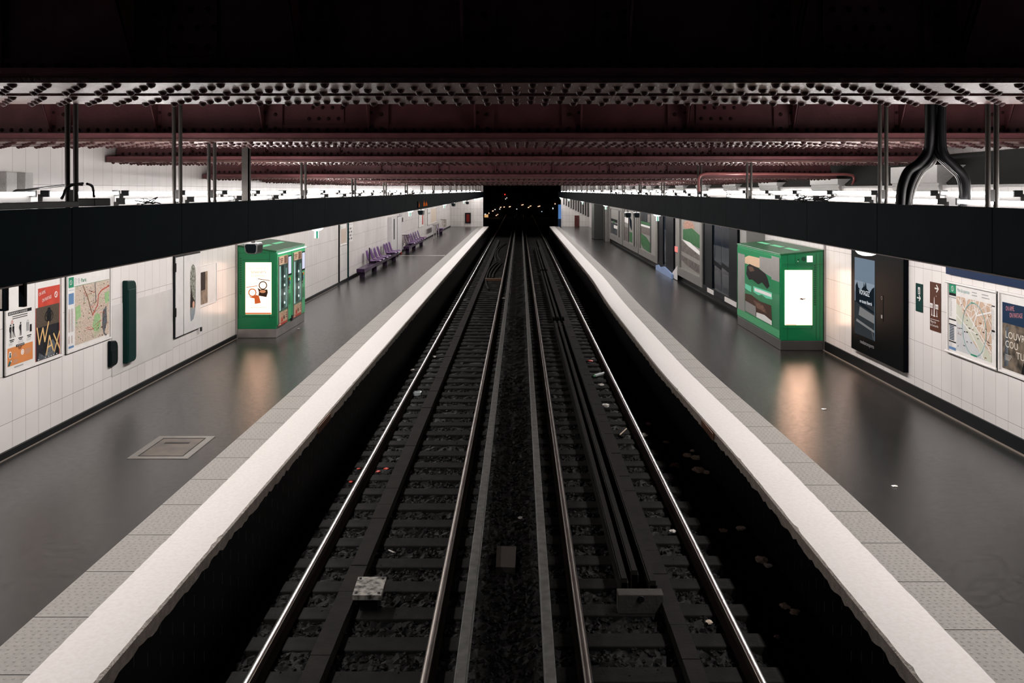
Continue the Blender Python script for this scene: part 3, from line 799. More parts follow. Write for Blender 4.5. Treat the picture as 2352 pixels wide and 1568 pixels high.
# loudspeakers / housings hanging under the canopies
pm('black_plastic', (0.0012, 0.0022, 0.0030), rough=0.45, spec=.03)
def speaker(px, py, X, w, label):
    d = F*abs(X)/abs(px-VX); c = P(px, py, d); z1 = FZ1-0.074
    t = thing('loudspeaker', label, 'loudspeaker', (c.x, d, z1), 'loudspeakers under the canopies')
    h = w*0.42
    pr = [(-.5, .32), (-.36, .46), (.40, .46), (.5, .30), (.46, -.30), (.34, -.46), (-.22, -.44), (-.40, -.26)]
    b = MB().prism([(c.x+a*w, c.z+q*w*0.86) for a, q in pr], 'Y', d, d+0.24)
    b.build('housing', pm('grey_plastic', (0.075, 0.075, 0.073), rough=.35), t, bevel=0.01)
    b = MB().prism([(c.x+a*w*0.8-.02*w, c.z+q*w*0.68) for a, q in pr], 'Y', d-0.006, d+0.002)
    b.build('grille', MATS['black_plastic'], t)
    MB().box(c.x-.02, c.x+.02, d+.08, d+.12, c.z+w*0.36, z1).build('bracket', MATS['dark_steel'], t)
speaker(576, 571, -3.525, 0.185, 'dark loudspeaker hanging in front of the left green kiosk')
speaker(966, 488, -3.525, 0.23, 'dark loudspeaker hanging above the middle row of purple seats')
speaker(1041, 470, -3.525, 0.24, 'dark loudspeaker near the far end of the left canopy, nearer of two')
speaker(1073, 466, -3.525, 0.24, 'dark loudspeaker near the far end of the left canopy, farther of two')
speaker(1463, 494, 3.725, 0.22, 'dark loudspeaker under the right canopy above the shop displays, nearer of two')
speaker(1443, 494, 3.725, 0.24, 'dark loudspeaker under the right canopy above the shop displays, farther of two')

# things at the upper left and right of the canopies
MBb = MB().box(-3.25, -3.42, 4.3, 6.42, FZ1+0.002, FZ1+0.045)
tag(MBb.build('cable_tray', MATS['dark_steel'], bevel=.004), 'black cable tray lying on top of the near end of the left canopy', 'cable tray')
b = MB().box(-3.28, -3.42, 6.72, 6.98, FZ1+0.002, FZ1+0.062)
tag(b.build('junction_box', MATS['black_iron'], bevel=.006), 'black junction box on the left canopy beside the nearest hanger rods', 'box')
pr = [P(190, 424, 6.4), P(168, 424, 6.4), P(152, 434, 6.38), P(144, 452, 6.36), P(141, 456, 6.35)]
tag(MB().sweep(pr, 0.010, 6).build('cable', MATS['black_iron']), 'black cable looping down left of the nearest left hanger rods', 'cable', 'cables on the left canopy')
pr = [P(190, 421, 6.55), P(150, 425, 6.8), P(60, 436, 7.4), P(35, 438, 7.5), P(20, 452, 7.5)]
tag(MB().sweep(pr, 0.009, 6).build('cable', MATS['black_iron']), 'thin black cable running left from the nearest left hanger rods', 'cable', 'cables on the left canopy')
pr = [P(200, 422, 6.5), P(212, 428, 6.6), P(215, 446, 6.75), P(216, 451, 6.80)]
tag(MB().sweep(pr, 0.010, 6).build('cable', MATS['black_iron']), 'black cable curving down into the junction box on the left canopy', 'cable', 'cables on the left canopy')

# bundles of cables coming down from the first girder onto the right canopy
pm('cable_black', (0.0035, 0.0035, 0.004), rough=0.4, spec=.13)
pm('cable_grey', (0.10, 0.095, 0.088), rough=0.4, spec=.3)
def bundle(paths, label, mats):
    p0 = paths[0][0]
    t = thing('cable_bundle', label, 'cable', P(*p0[:2], p0[2]), 'cable bundles above the right canopy')
    for pts, r, m in zip(paths, (0.040, 0.036, 0.026, 0.020), mats):
        q = [P(x, y, d) for x, y, d in pts]
        MB().sweep(q, r, 10).build('cable', MATS[m], t)
L = [[(2135+o, 215, 7.2+dd), (2136+o, 300, 7.25+dd), (2132+o, 345, 7.3+dd), (2112+o*1.4, 374, 7.3+dd), (2086+o*1.5, 394, 7.3+dd), (2072+o*1.3, 430, 7.3+dd), (2068+o, 470, 7.3+dd)] for o, dd in ((0, 0), (8, .08), (15, .02), (22, .06))]
bundle(L, 'left branch of glossy cables curving down to the right canopy', ('cable_black', 'cable_black', 'cable_black', 'cable_grey'))
R = [[(2151+o, 215, 7.22+dd), (2151+o, 320, 7.25+dd), (2158+o, 355, 7.25+dd), (2182+o*.9, 379, 7.25+dd), (2206+o*.8, 404, 7.25+dd), (2214+o*.6, 438, 7.25+dd), (2212+o*.7, 478, 7.25+dd)] for o, dd in ((0, .1), (9, 0), (15, .09), (-3, .03))]
bundle(R, 'right branch of thick black cables curving down to the right canopy', ('cable_black', 'cable_black', 'cable_black', 'cable_black'))
# pink pipe below the fourth girder
d = 16.6
pts = [P(1606, 440, d), P(1605, 418, d), P(1608, 404, d), P(1622, 398.5, d), P(1650, 398, d), P(1760, 398.5, d), P(1880, 400, d), P(1946, 400.5, d), P(1962, 408, d), P(1958, 425, d)]
tag(MB().sweep(pts, 0.026, 8, sub=8).build('ceiling_pipe', pm('pipe_pink', (0.34, 0.11, 0.105), rough=.4)), 'pinkish red pipe running below the fourth girder above the right canopy', 'pipe')
# tangles of wire on the right canopy
for (px, py, d, l) in ((1893, 445, 9.9, 'right canopy, between the two hanger pairs'), (1842, 461, 10.6, 'right canopy, left of the other tangle'), (330, 452, 8.0, 'left canopy beyond the junction box')):
    rd = random.Random(px); b = MB(); c = P(px, py, d); c.z = max(c.z, FZ1+0.02)
    for i in range(5):
        q = [Vector((c.x+rd.uniform(-.09, .09), c.y+rd.uniform(-.15, .15), FZ1+rd.uniform(-.02, .01)))]
        for j in range(3): q.append(Vector((c.x+rd.uniform(-.11, .11), c.y+rd.uniform(-.2, .2), FZ1+rd.uniform(.0, .06))))
        b.sweep(q, 0.006, 5, sub=4)
    tag(b.build('wire_tangle', MATS['black_iron']), f'tangle of loose dark wires lying on the {l}', 'wires', 'wire tangles on the canopies')

# train display and dark post hanging at the near end of the left canopy
t = thing('hanging_display', 'black framed hanging display at the left edge under the canopy', 'display', (-3.6, 5.87, FZ0))
MB().box(-3.80, -3.452, 5.85, 5.885, 2.478, 2.66).build('display_case', MATS['black_plastic'], t, bevel=.004)
MB().box(-3.76, -3.475, 5.842, 5.85, 2.495, 2.645).build('screen', pm('grey_screen', (0.16, 0.14, 0.12), rough=.5), t)
MB().box(-3.55, -3.50, 5.86, 5.88, 2.66, FZ1-0.051).build('hanging_arm', MATS['dark_steel'], t)
b = MB().box(-3.275, -3.237, 5.69, 5.72, FZ0-0.155, FZ0-0.002)
tag(b.build('hanging_post', MATS['black_plastic']), 'short black post hanging beside the display under the left canopy', 'post')
# orange reflections far down the left canopy, added as glowing shapes on a backing
t = thing('amber_reflection', 'glowing amber shapes standing in for orange reflections on the far part of the left canopy', 'display', (FX['left'], 28.0, FZ0))
MB().box(-3.25, -3.22, 27.6, 30.5, FZ0+0.04, FZ0+0.26).build('reflection_backing', MATS['fascia'], t)
for (ya, yb, zz) in ((27.75, 27.95, .18), (29.05, 29.6, .21), (29.75, 30.3, .18)):
    b = MB(); L = yb-ya; o = FZ0+.06
    b.prism([(ya, o), (ya+L*.3, o+.04), (ya+L*.5, o+.01), (yb, o+.02), (yb-L*.1, o+zz*.6), (ya+L*.6, o+zz*.5), (ya+L*.5, o+zz), (ya+L*.3, o+zz*.7), (ya+L*.05, o+zz*.6)], 'X', -3.219, -3.215)
    b.build('reflection_segment', em('amber', (1.0, 0.22, 0.04), 0.28), t)
# ================================================================= printed colours
pm('paper', (0.66, 0.64, 0.62), rough=0.4); pm('paper_cream', (0.62, 0.52, 0.42), rough=0.4)
pm('ink', (0.006, 0.0065, 0.008), rough=0.5, spec=.1); pm('ink_grey', (0.28, 0.28, 0.28), rough=0.4)
pm('red_print', (0.50, 0.052, 0.028), rough=0.4, noise=(7, 0.7), col2=(0.34, 0.03, 0.018))
pm('orange_print', (0.56, 0.20, 0.06), rough=0.4); pm('teal_print', (0.02, 0.10, 0.11), rough=0.4)
pm('wax_top', (0.085, 0.065, 0.046), rough=0.5, spec=.1, noise=(60, 0.9), col2=(0.05, 0.038, 0.028))
pm('wax_low', (0.009, 0.009, 0.011), rough=0.5, spec=.1, noise=(9, 0.5), col2=(0.03, 0.03, 0.035))
pm('wax_gold', (0.62, 0.40, 0.17), rough=0.4); pm('grey_blue', (0.10, 0.115, 0.13), rough=0.35, noise=(12, .9), col2=(0.02, 0.024, 0.03))
pm('logo_green', (0.004, 0.21, 0.105), rough=0.4); pm('park_green', (0.22, 0.40, 0.17), rough=0.4, noise=(25, .8), col2=(0.33, 0.44, 0.25))
pm('map_blue', (0.10, 0.20, 0.36), rough=0.4); pm('line_red', (0.42, 0.05, 0.03), rough=0.4); pm('line_brown', (0.22, 0.10, 0.05), rough=0.4)
pm('frame_white', (0.68, 0.65, 0.63), rough=0.3); pm('frame_dark', (0.010, 0.011, 0.012), rough=0.5, spec=.1); pm('frame_alu', (0.42, 0.40, 0.385), rough=0.35, metal=0.6)
pm('navy_print', (0.006, 0.022, 0.055), rough=0.45, spec=.1); pm('pink_print', (0.50, 0.20, 0.22), rough=0.4)
pm('sepia', (0.17, 0.135, 0.10), rough=0.3, noise=(7, 1.0), col2=(0.025, 0.021, 0.018)); pm('letter_cream', (0.62, 0.58, 0.50), rough=0.4)
pm('sign_brown', (0.070, 0.024, 0.014), rough=0.5, spec=.1); pm('sign_green', (0.0025, 0.028, 0.024), rough=0.5, spec=.08); pm('sign_white', (0.70, 0.68, 0.66), rough=0.4)
map_mat('paris_map', (0.56, 0.46, 0.375), (0.35, 0.27, 0.22), 34, 0.07, (0.44, 0.45, 0.31), 5.0, 0.60)
map_mat('district_map', (0.50, 0.36, 0.265), (0.62, 0.58, 0.54), 7, 0.035, (0.45, 0.31, 0.22), 3.0, 0.55)
pm('pale_park', (0.50, 0.51, 0.42), rough=.4); pm('pale_river', (0.49, 0.50, 0.51), rough=.4); pm('ring_teal', (0.22, 0.38, 0.37), rough=.4)

LU, RU, CU = (0, 1, 0), (0, -1, 0), (1, 0, 0)
def frame_case(name, label, cat, side, y0, y1, z0, z1, depth=0.035, w=0.03, dark=True, group=None):
    """flat display frame fixed to a side wall"""
    sg = -1 if side == 'left' else 1; X = -WALL_X if side == 'left' else RW_X
    t = thing(name, label, cat, (X-sg*0.001, (y0+y1)/2, z0), group); xi = X-sg*0.002; xo = X-sg*depth
    b = MB()
    for q in ((y0, y1, z0, z0+w), (y0, y1, z1-w, z1), (y0, y0+w, z0+w, z1-w), (y1-w, y1, z0+w, z1-w)): b.box(xi, xo, *q)
    b.build('frame', MATS['frame_white'], t, bevel=0.004)
    MB().box(xi, X-sg*0.008, y0+w, y1-w, z0+w, z1-w).build('back_panel', MATS['paper'], t)
    if dark: MB().box(xi, X-sg*0.014, y0-.012, y1+.012, z0-.012, z0).box(xi, X-sg*0.014, y0-.012, y0, z0, z1).build('gasket', MATS['frame_dark'], t)
    return t
def sheet_on(side, y0, y1, z0, z1, mats, lift=0.013, thick=0.004, base=0):
    """a sheet on a side wall between the near (y0) and far (y1) edges"""
    if side == 'left': return Sheet((-WALL_X+lift, y0, z1), LU, y1-y0, z1-z0, mats, thick, base)
    return Sheet((RW_X-lift, y1, z1), RU, y1-y0, z1-z0, mats, thick, base)

# ---------------------------------------------------------------- left wall, near end: frame with two posters
frame_case('poster_case', 'wide white poster frame at the left end of the left wall, holding two posters', 'frame', 'left', 10.67, 12.00, 1.01, 2.12)
S = sheet_on('left', 10.715, 11.315, 1.055, 1.80, ['paper', 'ink', 'orange_print', 'ink_grey', 'teal_print', 'red_print', 'sign_white'])
rd = random.Random(2)
S.rect(0.03, 0.02, 0.55, 0.062, 'ink'); S.text('INFORMATION VOYAGEURS', 0.045, 0.053, 0.034, 'sign_white', 2, sx=0.93)
S.bars(0.12, 0.08, 0.34, 2, 0.026, 0.010, 'ink', rd)
def person_icon(S, a, b, h, m, hold=0):
    S.disc(a, b+h*.09, h*.075, m, 2, 10)
    S.poly([(a-h*.10, b+h*.19), (a+h*.10, b+h*.19), (a+h*.08, b+h*.55), (a-h*.08, b+h*.55)], m, 2)
    S.poly([(a-h*.08, b+h*.55), (a-h*.005, b+h*.55), (a-h*.03, b+h), (a-h*.09, b+h)], m, 2)
    S.poly([(a+h*.08, b+h*.55), (a+h*.005, b+h*.55), (a+h*.05+hold, b+h), (a+h*.11+hold, b+h)], m, 2)
    S.line([(a-h*.10, b+h*.22), (a-h*.17, b+h*.42), (a-h*.10, b+h*.55)], h*.05, m, 2)
person_icon(S, 0.085, 0.17, 0.175, 'ink'); person_icon(S, 0.145, 0.17, 0.175, 'ink', 0.02)
S.ring(0.115, 0.15, 0.022, 0.007, 'red_print', 2, 12); person_icon(S, 0.30, 0.17, 0.175, 'ink')
S.rect(0.43, 0.20, 0.49, 0.31, 'ink_grey', 2); S.ring(0.46, 0.19, 0.022, 0.008, 'ink_grey', 2, 12); S.rect(0.505, 0.235, 0.55, 0.33, 'ink', 2)
for a in (0.06, 0.25, 0.44): S.rect(a, 0.365, a+.10, 0.378, 'ink', 2); S.rect(a+.015, 0.386, a+.085, 0.397, 'ink', 2)
for a in (0.04, 0.24, 0.43): S.bars(a, 0.410, 0.13, 2, 0.016, 0.005, 'ink_grey', rd)
S.rect(0.0, 0.465, 0.575, 0.69, 'orange_print'); S.rect(0.20, 0.445, 0.38, 0.478, 'ink', 2); S.text('ATTENTION', 0.215, 0.470, 0.027, 'sign_white', 3)
S.rect(0.24, 0.487, 0.33, 0.495, 'ink', 2); S.rect(0.25, 0.503, 0.31, 0.511, 'ink', 2)
S.disc(0.34, 0.56, 0.036, 'sign_white', 2); S.ring(0.34, 0.56, 0.022, 0.005, 'orange_print', 3, 14)
S.disc(0.07, 0.55, 0.032, 'sign_white', 2, ry=0.045); S.disc(0.07, 0.535, 0.013, 'ink', 3, 10); S.disc(0.07, 0.566, 0.02, 'teal_print', 3, 12)
S.poly([(0.02, 0.68), (0.05, 0.635), (0.09, 0.61), (0.115, 0.625), (0.08, 0.66), (0.06, 0.688)], 'teal_print', 2); S.disc(0.09, 0.63, 0.012, 'sign_white', 3)
S.bars(0.40, 0.535, 0.15, 4, 0.018, 0.006, 'ink_grey', rd); S.bars(0.13, 0.545, 0.10, 3, 0.018, 0.006, 'ink_grey', rd); S.bars(0.14, 0.63, 0.10, 3, 0.016, 0.006, 'ink_grey', rd)
S.rect(0.16, 0.712, 0.36, 0.728, 'ink_grey', 1)
tag(S.build('poster'), 'white and orange notice poster with black figures, in the wide frame', 'poster', 'posters in wall frames')

S = sheet_on('left', 11.355, 11.955, 1.050, 2.085, ['paper', 'red_print', 'wax_top', 'wax_low', 'wax_gold', 'ink', 'sign_white', 'grey_blue', 'ink_grey'])
S.rect(0.06, 0.085, 0.60, 0.335, 'red_print'); S.rect(0, 0.335, 0.60, 0.62, 'wax_top'); S.rect(0, 0.60, 0.585, 1.035, 'wax_low')
S.rect(0.585, 0.335, 0.60, 1.035, 'red_print', 1); S.rect(0.0, 0.335, 0.010, 1.035, 'red_print', 2)
S.text('ON AIME,', 0.075, 0.185, 0.062, 'letter_cream' if False else 'sign_white', 2, sx=0.62, slant=0.10); S.text('ON PARTAGE', 0.155, 0.275, 0.062, 'sign_white', 2, sx=0.60, slant=0.08)
S.ring(0.50, 0.21, 0.042, 0.011, 'sign_white', 2); S.line([(0.50, 0.17), (0.485, 0.20), (0.515, 0.215), (0.49, 0.25)], 0.009, 'sign_white', 2)
S.disc(0.325, 0.48, 0.055, 'ink', 2, ry=0.095); S.ring(0.325, 0.445, 0.085, 0.012, 'ink', 2, ry=0.05); S.ring(0.325, 0.48, 0.105, 0.012, 'ink', 2, ry=0.075); S.disc(0.325, 0.40, 0.04, 'ink', 2)
S.poly([(0.22, 1.0), (0.30, 0.86), (0.42, 0.80), (0.50, 0.90), (0.46, 1.03), (0.05, 1.03), (0.08, .93)], 'grey_blue', 2)
G = 0.026
S.line([(0.03, 0.60), (0.085, 0.815), (0.17, 0.62), (0.215, 0.80), (0.31, 0.555)], G, 'wax_gold', 3)
S.line([(0.255, 0.985), (0.33, 0.745), (0.425, 0.955)], G, 'wax_gold', 3); S.line([(0.275, 0.895), (0.40, 0.875)], G*.8, 'wax_gold', 3)
S.line([(0.435, 0.735), (0.595, 0.965)], G, 'wax_gold', 3); S.line([(0.585, 0.725), (0.455, 0.975)], G, 'wax_gold', 3)
rd = random.Random(4); S.bars(0.22, 0.965, 0.33, 3, 0.014, 0.004, 'ink_grey', rd, 3)
for a in (0.05, 0.22, 0.30, 0.36, 0.42, 0.50): S.rect(a, 1.012, a+.028, 1.022, 'sign_white', 3)
tag(S.build('poster'), 'dark WAX exhibition poster with a red band on top, in the wide frame', 'poster', 'posters in wall frames')

# ---------------------------------------------------------------- Paris map
frame_case('map_frame', 'white map frame on the left wall, right of the poster frame', 'frame', 'left', 12.12, 13.44, 1.01, 2.13)
S = sheet_on('left', 12.165, 13.40, 1.055, 2.085, ['paper', 'paris_map', 'logo_green', 'sign_white', 'ink', 'map_blue', 'park_green', 'line_red', 'line_brown', 'ink_grey', 'grey_blue'])
S.rect(0.20, 0.155, 1.225, 1.0, 'paris_map'); S.rect(0.0, 0.02, 0.165, 0.165, 'logo_green'); S.rect(0.165, 0.158, 1.225, 0.163, 'sign_green' if False else 'logo_green', 2)
S.ring(0.083, 0.092, 0.034, 0.006, 'sign_white', 2); S.line([(0.083, .06), (0.073, .085), (0.095, .095), (0.077, .122)], 0.006, 'sign_white', 2)
S.text('Paris', 0.365, 0.118, 0.082, 'teal_print' if False else 'logo_green', 2); rd = random.Random(8)
S.bars(0.185, 0.045, 0.075, 5, 0.02, 0.006, 'ink_grey', rd); S.bars(0.285, 0.055, 0.05, 4, 0.02, 0.01, 'ink_grey', rd)
S.rect(0.005, 0.20, 0.165, 0.40, 'map_blue'); S.rect(0.005, 0.205, 0.165, 0.245, 'sign_white', 2)
for a in (0.03, 0.105):
    S.rect(a, 0.46, a+.012, 0.79, 'line_brown'); S.rect(a, 0.84, a+.012, 0.95, 'line_brown'); S.bars(a+.02, 0.47, 0.04, 22, 0.0145, 0.005, 'ink_grey', rd)
S.rect(0.0, 0.985, 0.165, 1.015, 'map_blue')
S.poly([(0.76, 0.66), (0.83, 0.62), (0.93, 0.66), (0.95, 0.82), (0.88, 0.90), (0.74, 0.88), (0.70, 0.80)], 'park_green', 2)
S.poly([(1.07, 0.36), (1.22, 0.33), (1.22, 0.50), (1.10, 0.52)], 'park_green', 2); S.poly([(0.21, 0.46), (0.34, 0.43), (0.36, 0.60), (0.22, 0.66)], 'park_green', 2)
S.poly([(1.02, 0.62), (1.13, 0.55), (1.15, 0.80), (1.06, 0.98), (1.0, 0.86)], 'grey_blue', 2); S.line([(1.05, 0.95), (1.12, 1.0), (1.14, .99)], 0.02, 'grey_blue', 2)
S.line([(0.42, 0.17), (0.56, 0.36), (0.66, 0.56), (0.70, 0.62)], 0.016, 'line_brown', 3); S.line([(0.78, 0.17), (0.80, 0.44)], 0.016, 'grey_blue', 3)
S.line([(1.22, 0.26), (0.98, 0.30), (0.88, 0.36), (0.86, 0.50), (0.70, 0.64)], 0.018, 'line_red', 3)
for i in range(70):
    a, b2 = rd.uniform(.22, 1.2), rd.uniform(.19, .98); S.rect(a, b2, a+rd.uniform(.008, .03), b2+rd.uniform(.006, .016), rd.choice(('ink', 'ink', 'line_brown', 'logo_green')), 3)
for i in range(16):
    a, b2 = rd.uniform(.22, .95), rd.uniform(.2, .9); S.line([(a, b2), (a+rd.uniform(-.02, .25), b2+rd.uniform(-.06, .09)), (a+rd.uniform(.05, .25), b2+rd.uniform(-.1, .1))], 0.006, rd.choice(('line_brown', 'ink_grey', 'line_red')), 2)
tag(S.build('city_map'), 'printed Paris street map with green parks in the left wall frame', 'map')

# ---------------------------------------------------------------- dark green wall units, bare panels, white doors
pm('green_dark', (0.002, 0.021, 0.018), rough=0.4, spec=.1); pm('green_black', (0.002, 0.006, 0.007), rough=.4, spec=.08)
def wall_unit(y0, y1, z0, z1, dep, label, mf):
    t = thing('wall_unit', label, 'wall unit', (-WALL_X, (y0+y1)/2, z0))
    r = 0.07
    pr = [(y0, z0), (y0, z1), (y0+.02, z1+.012), (y1-r, z1-.01), (y1-.02, z1-.05), (y1, z1-.11), (y1, z0+.06), (y1-.02, z0+.02), (y1-r, z0)]
    MB().prism(pr, 'X', -WALL_X+0.002, -WALL_X+dep).build('unit_body', MATS[mf], t, bevel=0.012)
    MB().box(-WALL_X+dep, -WALL_X+dep+.006, y0+.03, y1-.06, z0+.03, z1-.14).build('cover_strip', MATS[mf], t, bevel=.004)
wall_unit(13.86, 14.19, 0.53, 1.84, 0.085, 'tall dark green wall unit with rounded far corners on the left wall', 'green_dark')
wall_unit(13.36, 13.62, 0.575, 0.965, 0.05, 'small black rounded wall unit below the Paris map', 'green_black')
pm('bare_panel', (0.56, 0.535, 0.52), rough=0.35, noise=(2, .4))
for ya, yb, z0, z1, l in ((13.50, 15.86, 0.40, 1.50, 'smooth pale panel on the left wall behind the dark green unit'),):
    MBp = MB().box(-WALL_X+.001, -WALL_X+.010, ya, yb, z0, z1)
    tag(MBp.build('wall_panel', MATS['bare_panel']), l, 'panel')
pm('door_white', (0.62, 0.605, 0.60), rough=0.25)
t = thing('wall_cabinet', 'white two-door wall cabinet with an oblong window on the left wall', 'cabinet', (-WALL_X, 16.5, 0.57))
xa, xb = -WALL_X+.002, -WALL_X+.05
MB().box(xa, xb-.012, 15.88, 17.15, 0.585, 2.085).build('cabinet_body', MATS['frame_dark'], t)
dl = MB().box(xb-.012, xb, 15.90, 16.26, 0.60, 2.06).build('door', MATS['door_white'], t, bevel=.004)
# right door with a rounded window opening
yc, hw, zt0, zb0 = 16.73, 0.145, 1.87, 0.78
ol = [(yc+hw*math.cos(a), zt0-hw*1.6+hw*1.6*math.sin(a)) for a in [PI*i/12 for i in range(13)]]+[(yc-hw, zb0+.16), (yc-hw*.86, zb0+.03), (yc-hw*.6, zb0), (yc+hw*.3, zb0+.03), (yc+hw*.75, zb0+.14), (yc+hw, zb0+.36)]
b = MB(); n = len(ol); oc = [(16.29, 17.13, 0.60, 2.06)][0]
def to_edge(p):
    cy, cz = yc, (zt0+zb0)/2; dy, dz = p[0]-cy, p[1]-cz; k = 1e9
    for lim, d, c in ((oc[1], dy, cy), (oc[0], dy, cy), (oc[3], dz, cz), (oc[2], dz, cz)):
        if abs(d) > 1e-6 and (lim-c)/d > 0: k = min(k, (lim-c)/d)
    return (cy+dy*k, cz+dz*k)
rim = sorted(ol+[], key=lambda p: 0) and ol
def ang(p): return math.atan2(p[1]-(zt0+zb0)/2, p[0]-yc)
pts = [(p, to_edge(p)) for p in ol]
for cy, cz in ((oc[0], oc[2]), (oc[0], oc[3]), (oc[1], oc[2]), (oc[1], oc[3])):
    a = ang((cy, cz)); i = min(range(n), key=lambda k: abs(ang(ol[k])-a)); pts.append((ol[i], (cy, cz)))
pts.sort(key=lambda q: ang(q[1])); n = len(pts)
for i in range(n):
    (p, e), (q, f) = pts[i], pts[(i+1) % n]
    b.add([(xb, *p), (xb, *q), (xb, *f), (xb, *e)], [(0, 1, 2, 3)] if p != q else [(0, 2, 3)])
    b.add([(xb, *p), (xb, *q), (xb-.011, *q), (xb-.011, *p)], [(0, 1, 2, 3)] if p != q else [])
    b.add([(xb, *e), (xb, *f), (xb-.011, *f), (xb-.011, *e)], [(0, 1, 2, 3)])
dr = b.build('door', MATS['door_white'], t)
b = MB(); m = [(xb-.009, *p) for p in ol]; b.add(m, [tuple(range(len(m)))])
b.build('window_picture', pm('cab_picture', (0.34, 0.34, 0.30), rough=.15, noise=(22, 1.0), col2=(0.07, 0.08, 0.06)), dr)
b = MB().poly if False else MB()
b.add([(xb-.0075, y, z) for y, z in ((16.60, .80), (16.63, 1.01), (16.83, 1.03), (16.86, .98), (16.80, .86), (16.70, .79))], [(0,1,2,3,4,5)], 0)
b.add([(xb-.0073, yc+.05+.055*math.cos(a), 1.09+.07*math.sin(a)) for a in [2*PI*i/14 for i in range(14)]], [tuple(range(14))], 1)
b.add([(xb-.0074, y, z) for y, z in ((16.60, 1.05), (16.64, 1.30), (16.68, 1.45), (16.73, 1.25), (16.85, 1.15), (16.86, 1.05))], [(0,1,2,3,4,5)], 2)
b.build('lower_print', [pm('cab_blue', (0.20, 0.24, 0.27), rough=.3), pm('cab_peach', (0.55, 0.30, 0.22), rough=.3), MATS['ink']], dr)
for z in (1.80, 0.98): MB().box(xb-.02, xb+.012, 15.868, 15.90, z, z+.16).build('hinge', MATS['black_iron'], t)
MB().box(xb, xb+.02, 17.10, 17.16, 0.52, 0.60).build('latch', MATS['black_iron'], t)

# glossy clear panel with a dark sheet beside the cabinet
frame_case('clear_panel', 'glossy pale wall panel between the white cabinet and the left kiosk', 'panel', 'left', 17.19, 18.15, 0.97, 1.80, 0.02, 0.02, dark=False)
S = sheet_on('left', 17.25, 17.66, 1.02, 1.66, ['sepia', 'ink', 'letter_cream'], lift=0.012)
S.rect(0.0, 0.0, 0.24, 0.36, 'ink', 1); S.rect(0.36, 0.0, 0.41, 0.64, 'letter_cream', 1)
tag(S.build('picture'), 'narrow dark sheet on the glossy panel beside the white cabinet', 'picture')

# ================================================================= green vending kiosks
pm('kiosk_green', (0.006, 0.175, 0.062), rough=0.32, noise=(1.5, .25), coat=.3); pm('kiosk_light', (0.05, 0.36, 0.145), rough=0.3, coat=.3)  # lighter green of the machine fronts has the LED light mixed into its colour
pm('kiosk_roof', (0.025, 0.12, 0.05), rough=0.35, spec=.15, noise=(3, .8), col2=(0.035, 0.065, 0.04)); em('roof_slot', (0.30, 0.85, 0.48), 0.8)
pm('kiosk_line', (0.002, 0.05, 0.02), rough=.5); pm('stainless', (0.42, 0.39, 0.37), rough=0.34, metal=0.8, noise=(3, .5), col2=(0.25, .23, .215))
pm('steel_dark', (0.11, 0.105, 0.10), rough=.4, metal=.6, noise=(3, .5))
em('lightbox', (1.0, 0.63, 0.45), 3.2); em('lightbox_bright', (1.0, 0.60, 0.42), 6.0); em('lightbox_orange', (1.0, 0.19, 0.05), 0.62); em('lightbox_dark', (0.10, 0.055, 0.035), 0.4); em('lightbox_peach', (1.0, 0.40, 0.19), 0.68)
em('screen_white', (0.78, 0.80, 1.0), 0.95); em('led_strip', (0.55, 1.0, 0.86), 2.2); em('led_dot', (0.9, 1.0, 0.97), 3.0)
glass_mat('pane_glass')
pm('brown_paper', (0.52, 0.36, 0.24), rough=.4); pm('choc', (0.085, 0.04, 0.026), rough=.45, spec=.1, noise=(18, 1.0), col2=(0.20, 0.11, 0.08)); pm('pastry', (0.045, 0.024, 0.017), rough=.45, spec=.1, noise=(25, .9), col2=(.06, .025, .015))
pm('metal_inside', (0.42, 0.48, 0.47), rough=0.25, metal=0.7, noise=(2.5, .9), col2=(0.07, 0.085, 0.085))

def kiosk_body(name, label, xw, xf, y0, y1, plinth, zf, zb):
    """xw wall side, xf platform side, y0 the end facing the camera"""
    t = thing(name, label, 'kiosk', ((xw+xf)/2, (y0+y1)/2, 0)); s = 1 if xf > xw else -1
    MB().box(xw, xf, y0, y1, 0, plinth).build('plinth', MATS['stainless' if xf < 0 else 'steel_dark'], t, bevel=.01)
    MB().prism([(xw, plinth), (xf, plinth), (xf, zf-.03), (xw, zb-.03)], 'Y', y0, y1).build('shell', MATS['kiosk_green'], t, bevel=.008)
    MB().prism([(xw, zb-.03), (xf+s*.012, zf-.03), (xf+s*.012, zf), (xw, zb)], 'Y', y0-.012, y1+.012).build('roof', MATS['kiosk_roof'], t, bevel=.006)
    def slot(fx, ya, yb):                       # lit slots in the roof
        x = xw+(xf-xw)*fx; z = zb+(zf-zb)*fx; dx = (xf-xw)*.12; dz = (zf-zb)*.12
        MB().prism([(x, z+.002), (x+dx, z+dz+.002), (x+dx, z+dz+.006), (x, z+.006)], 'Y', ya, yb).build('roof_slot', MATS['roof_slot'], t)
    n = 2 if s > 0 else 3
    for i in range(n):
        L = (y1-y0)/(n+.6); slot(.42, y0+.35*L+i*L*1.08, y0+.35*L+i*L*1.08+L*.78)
    return t
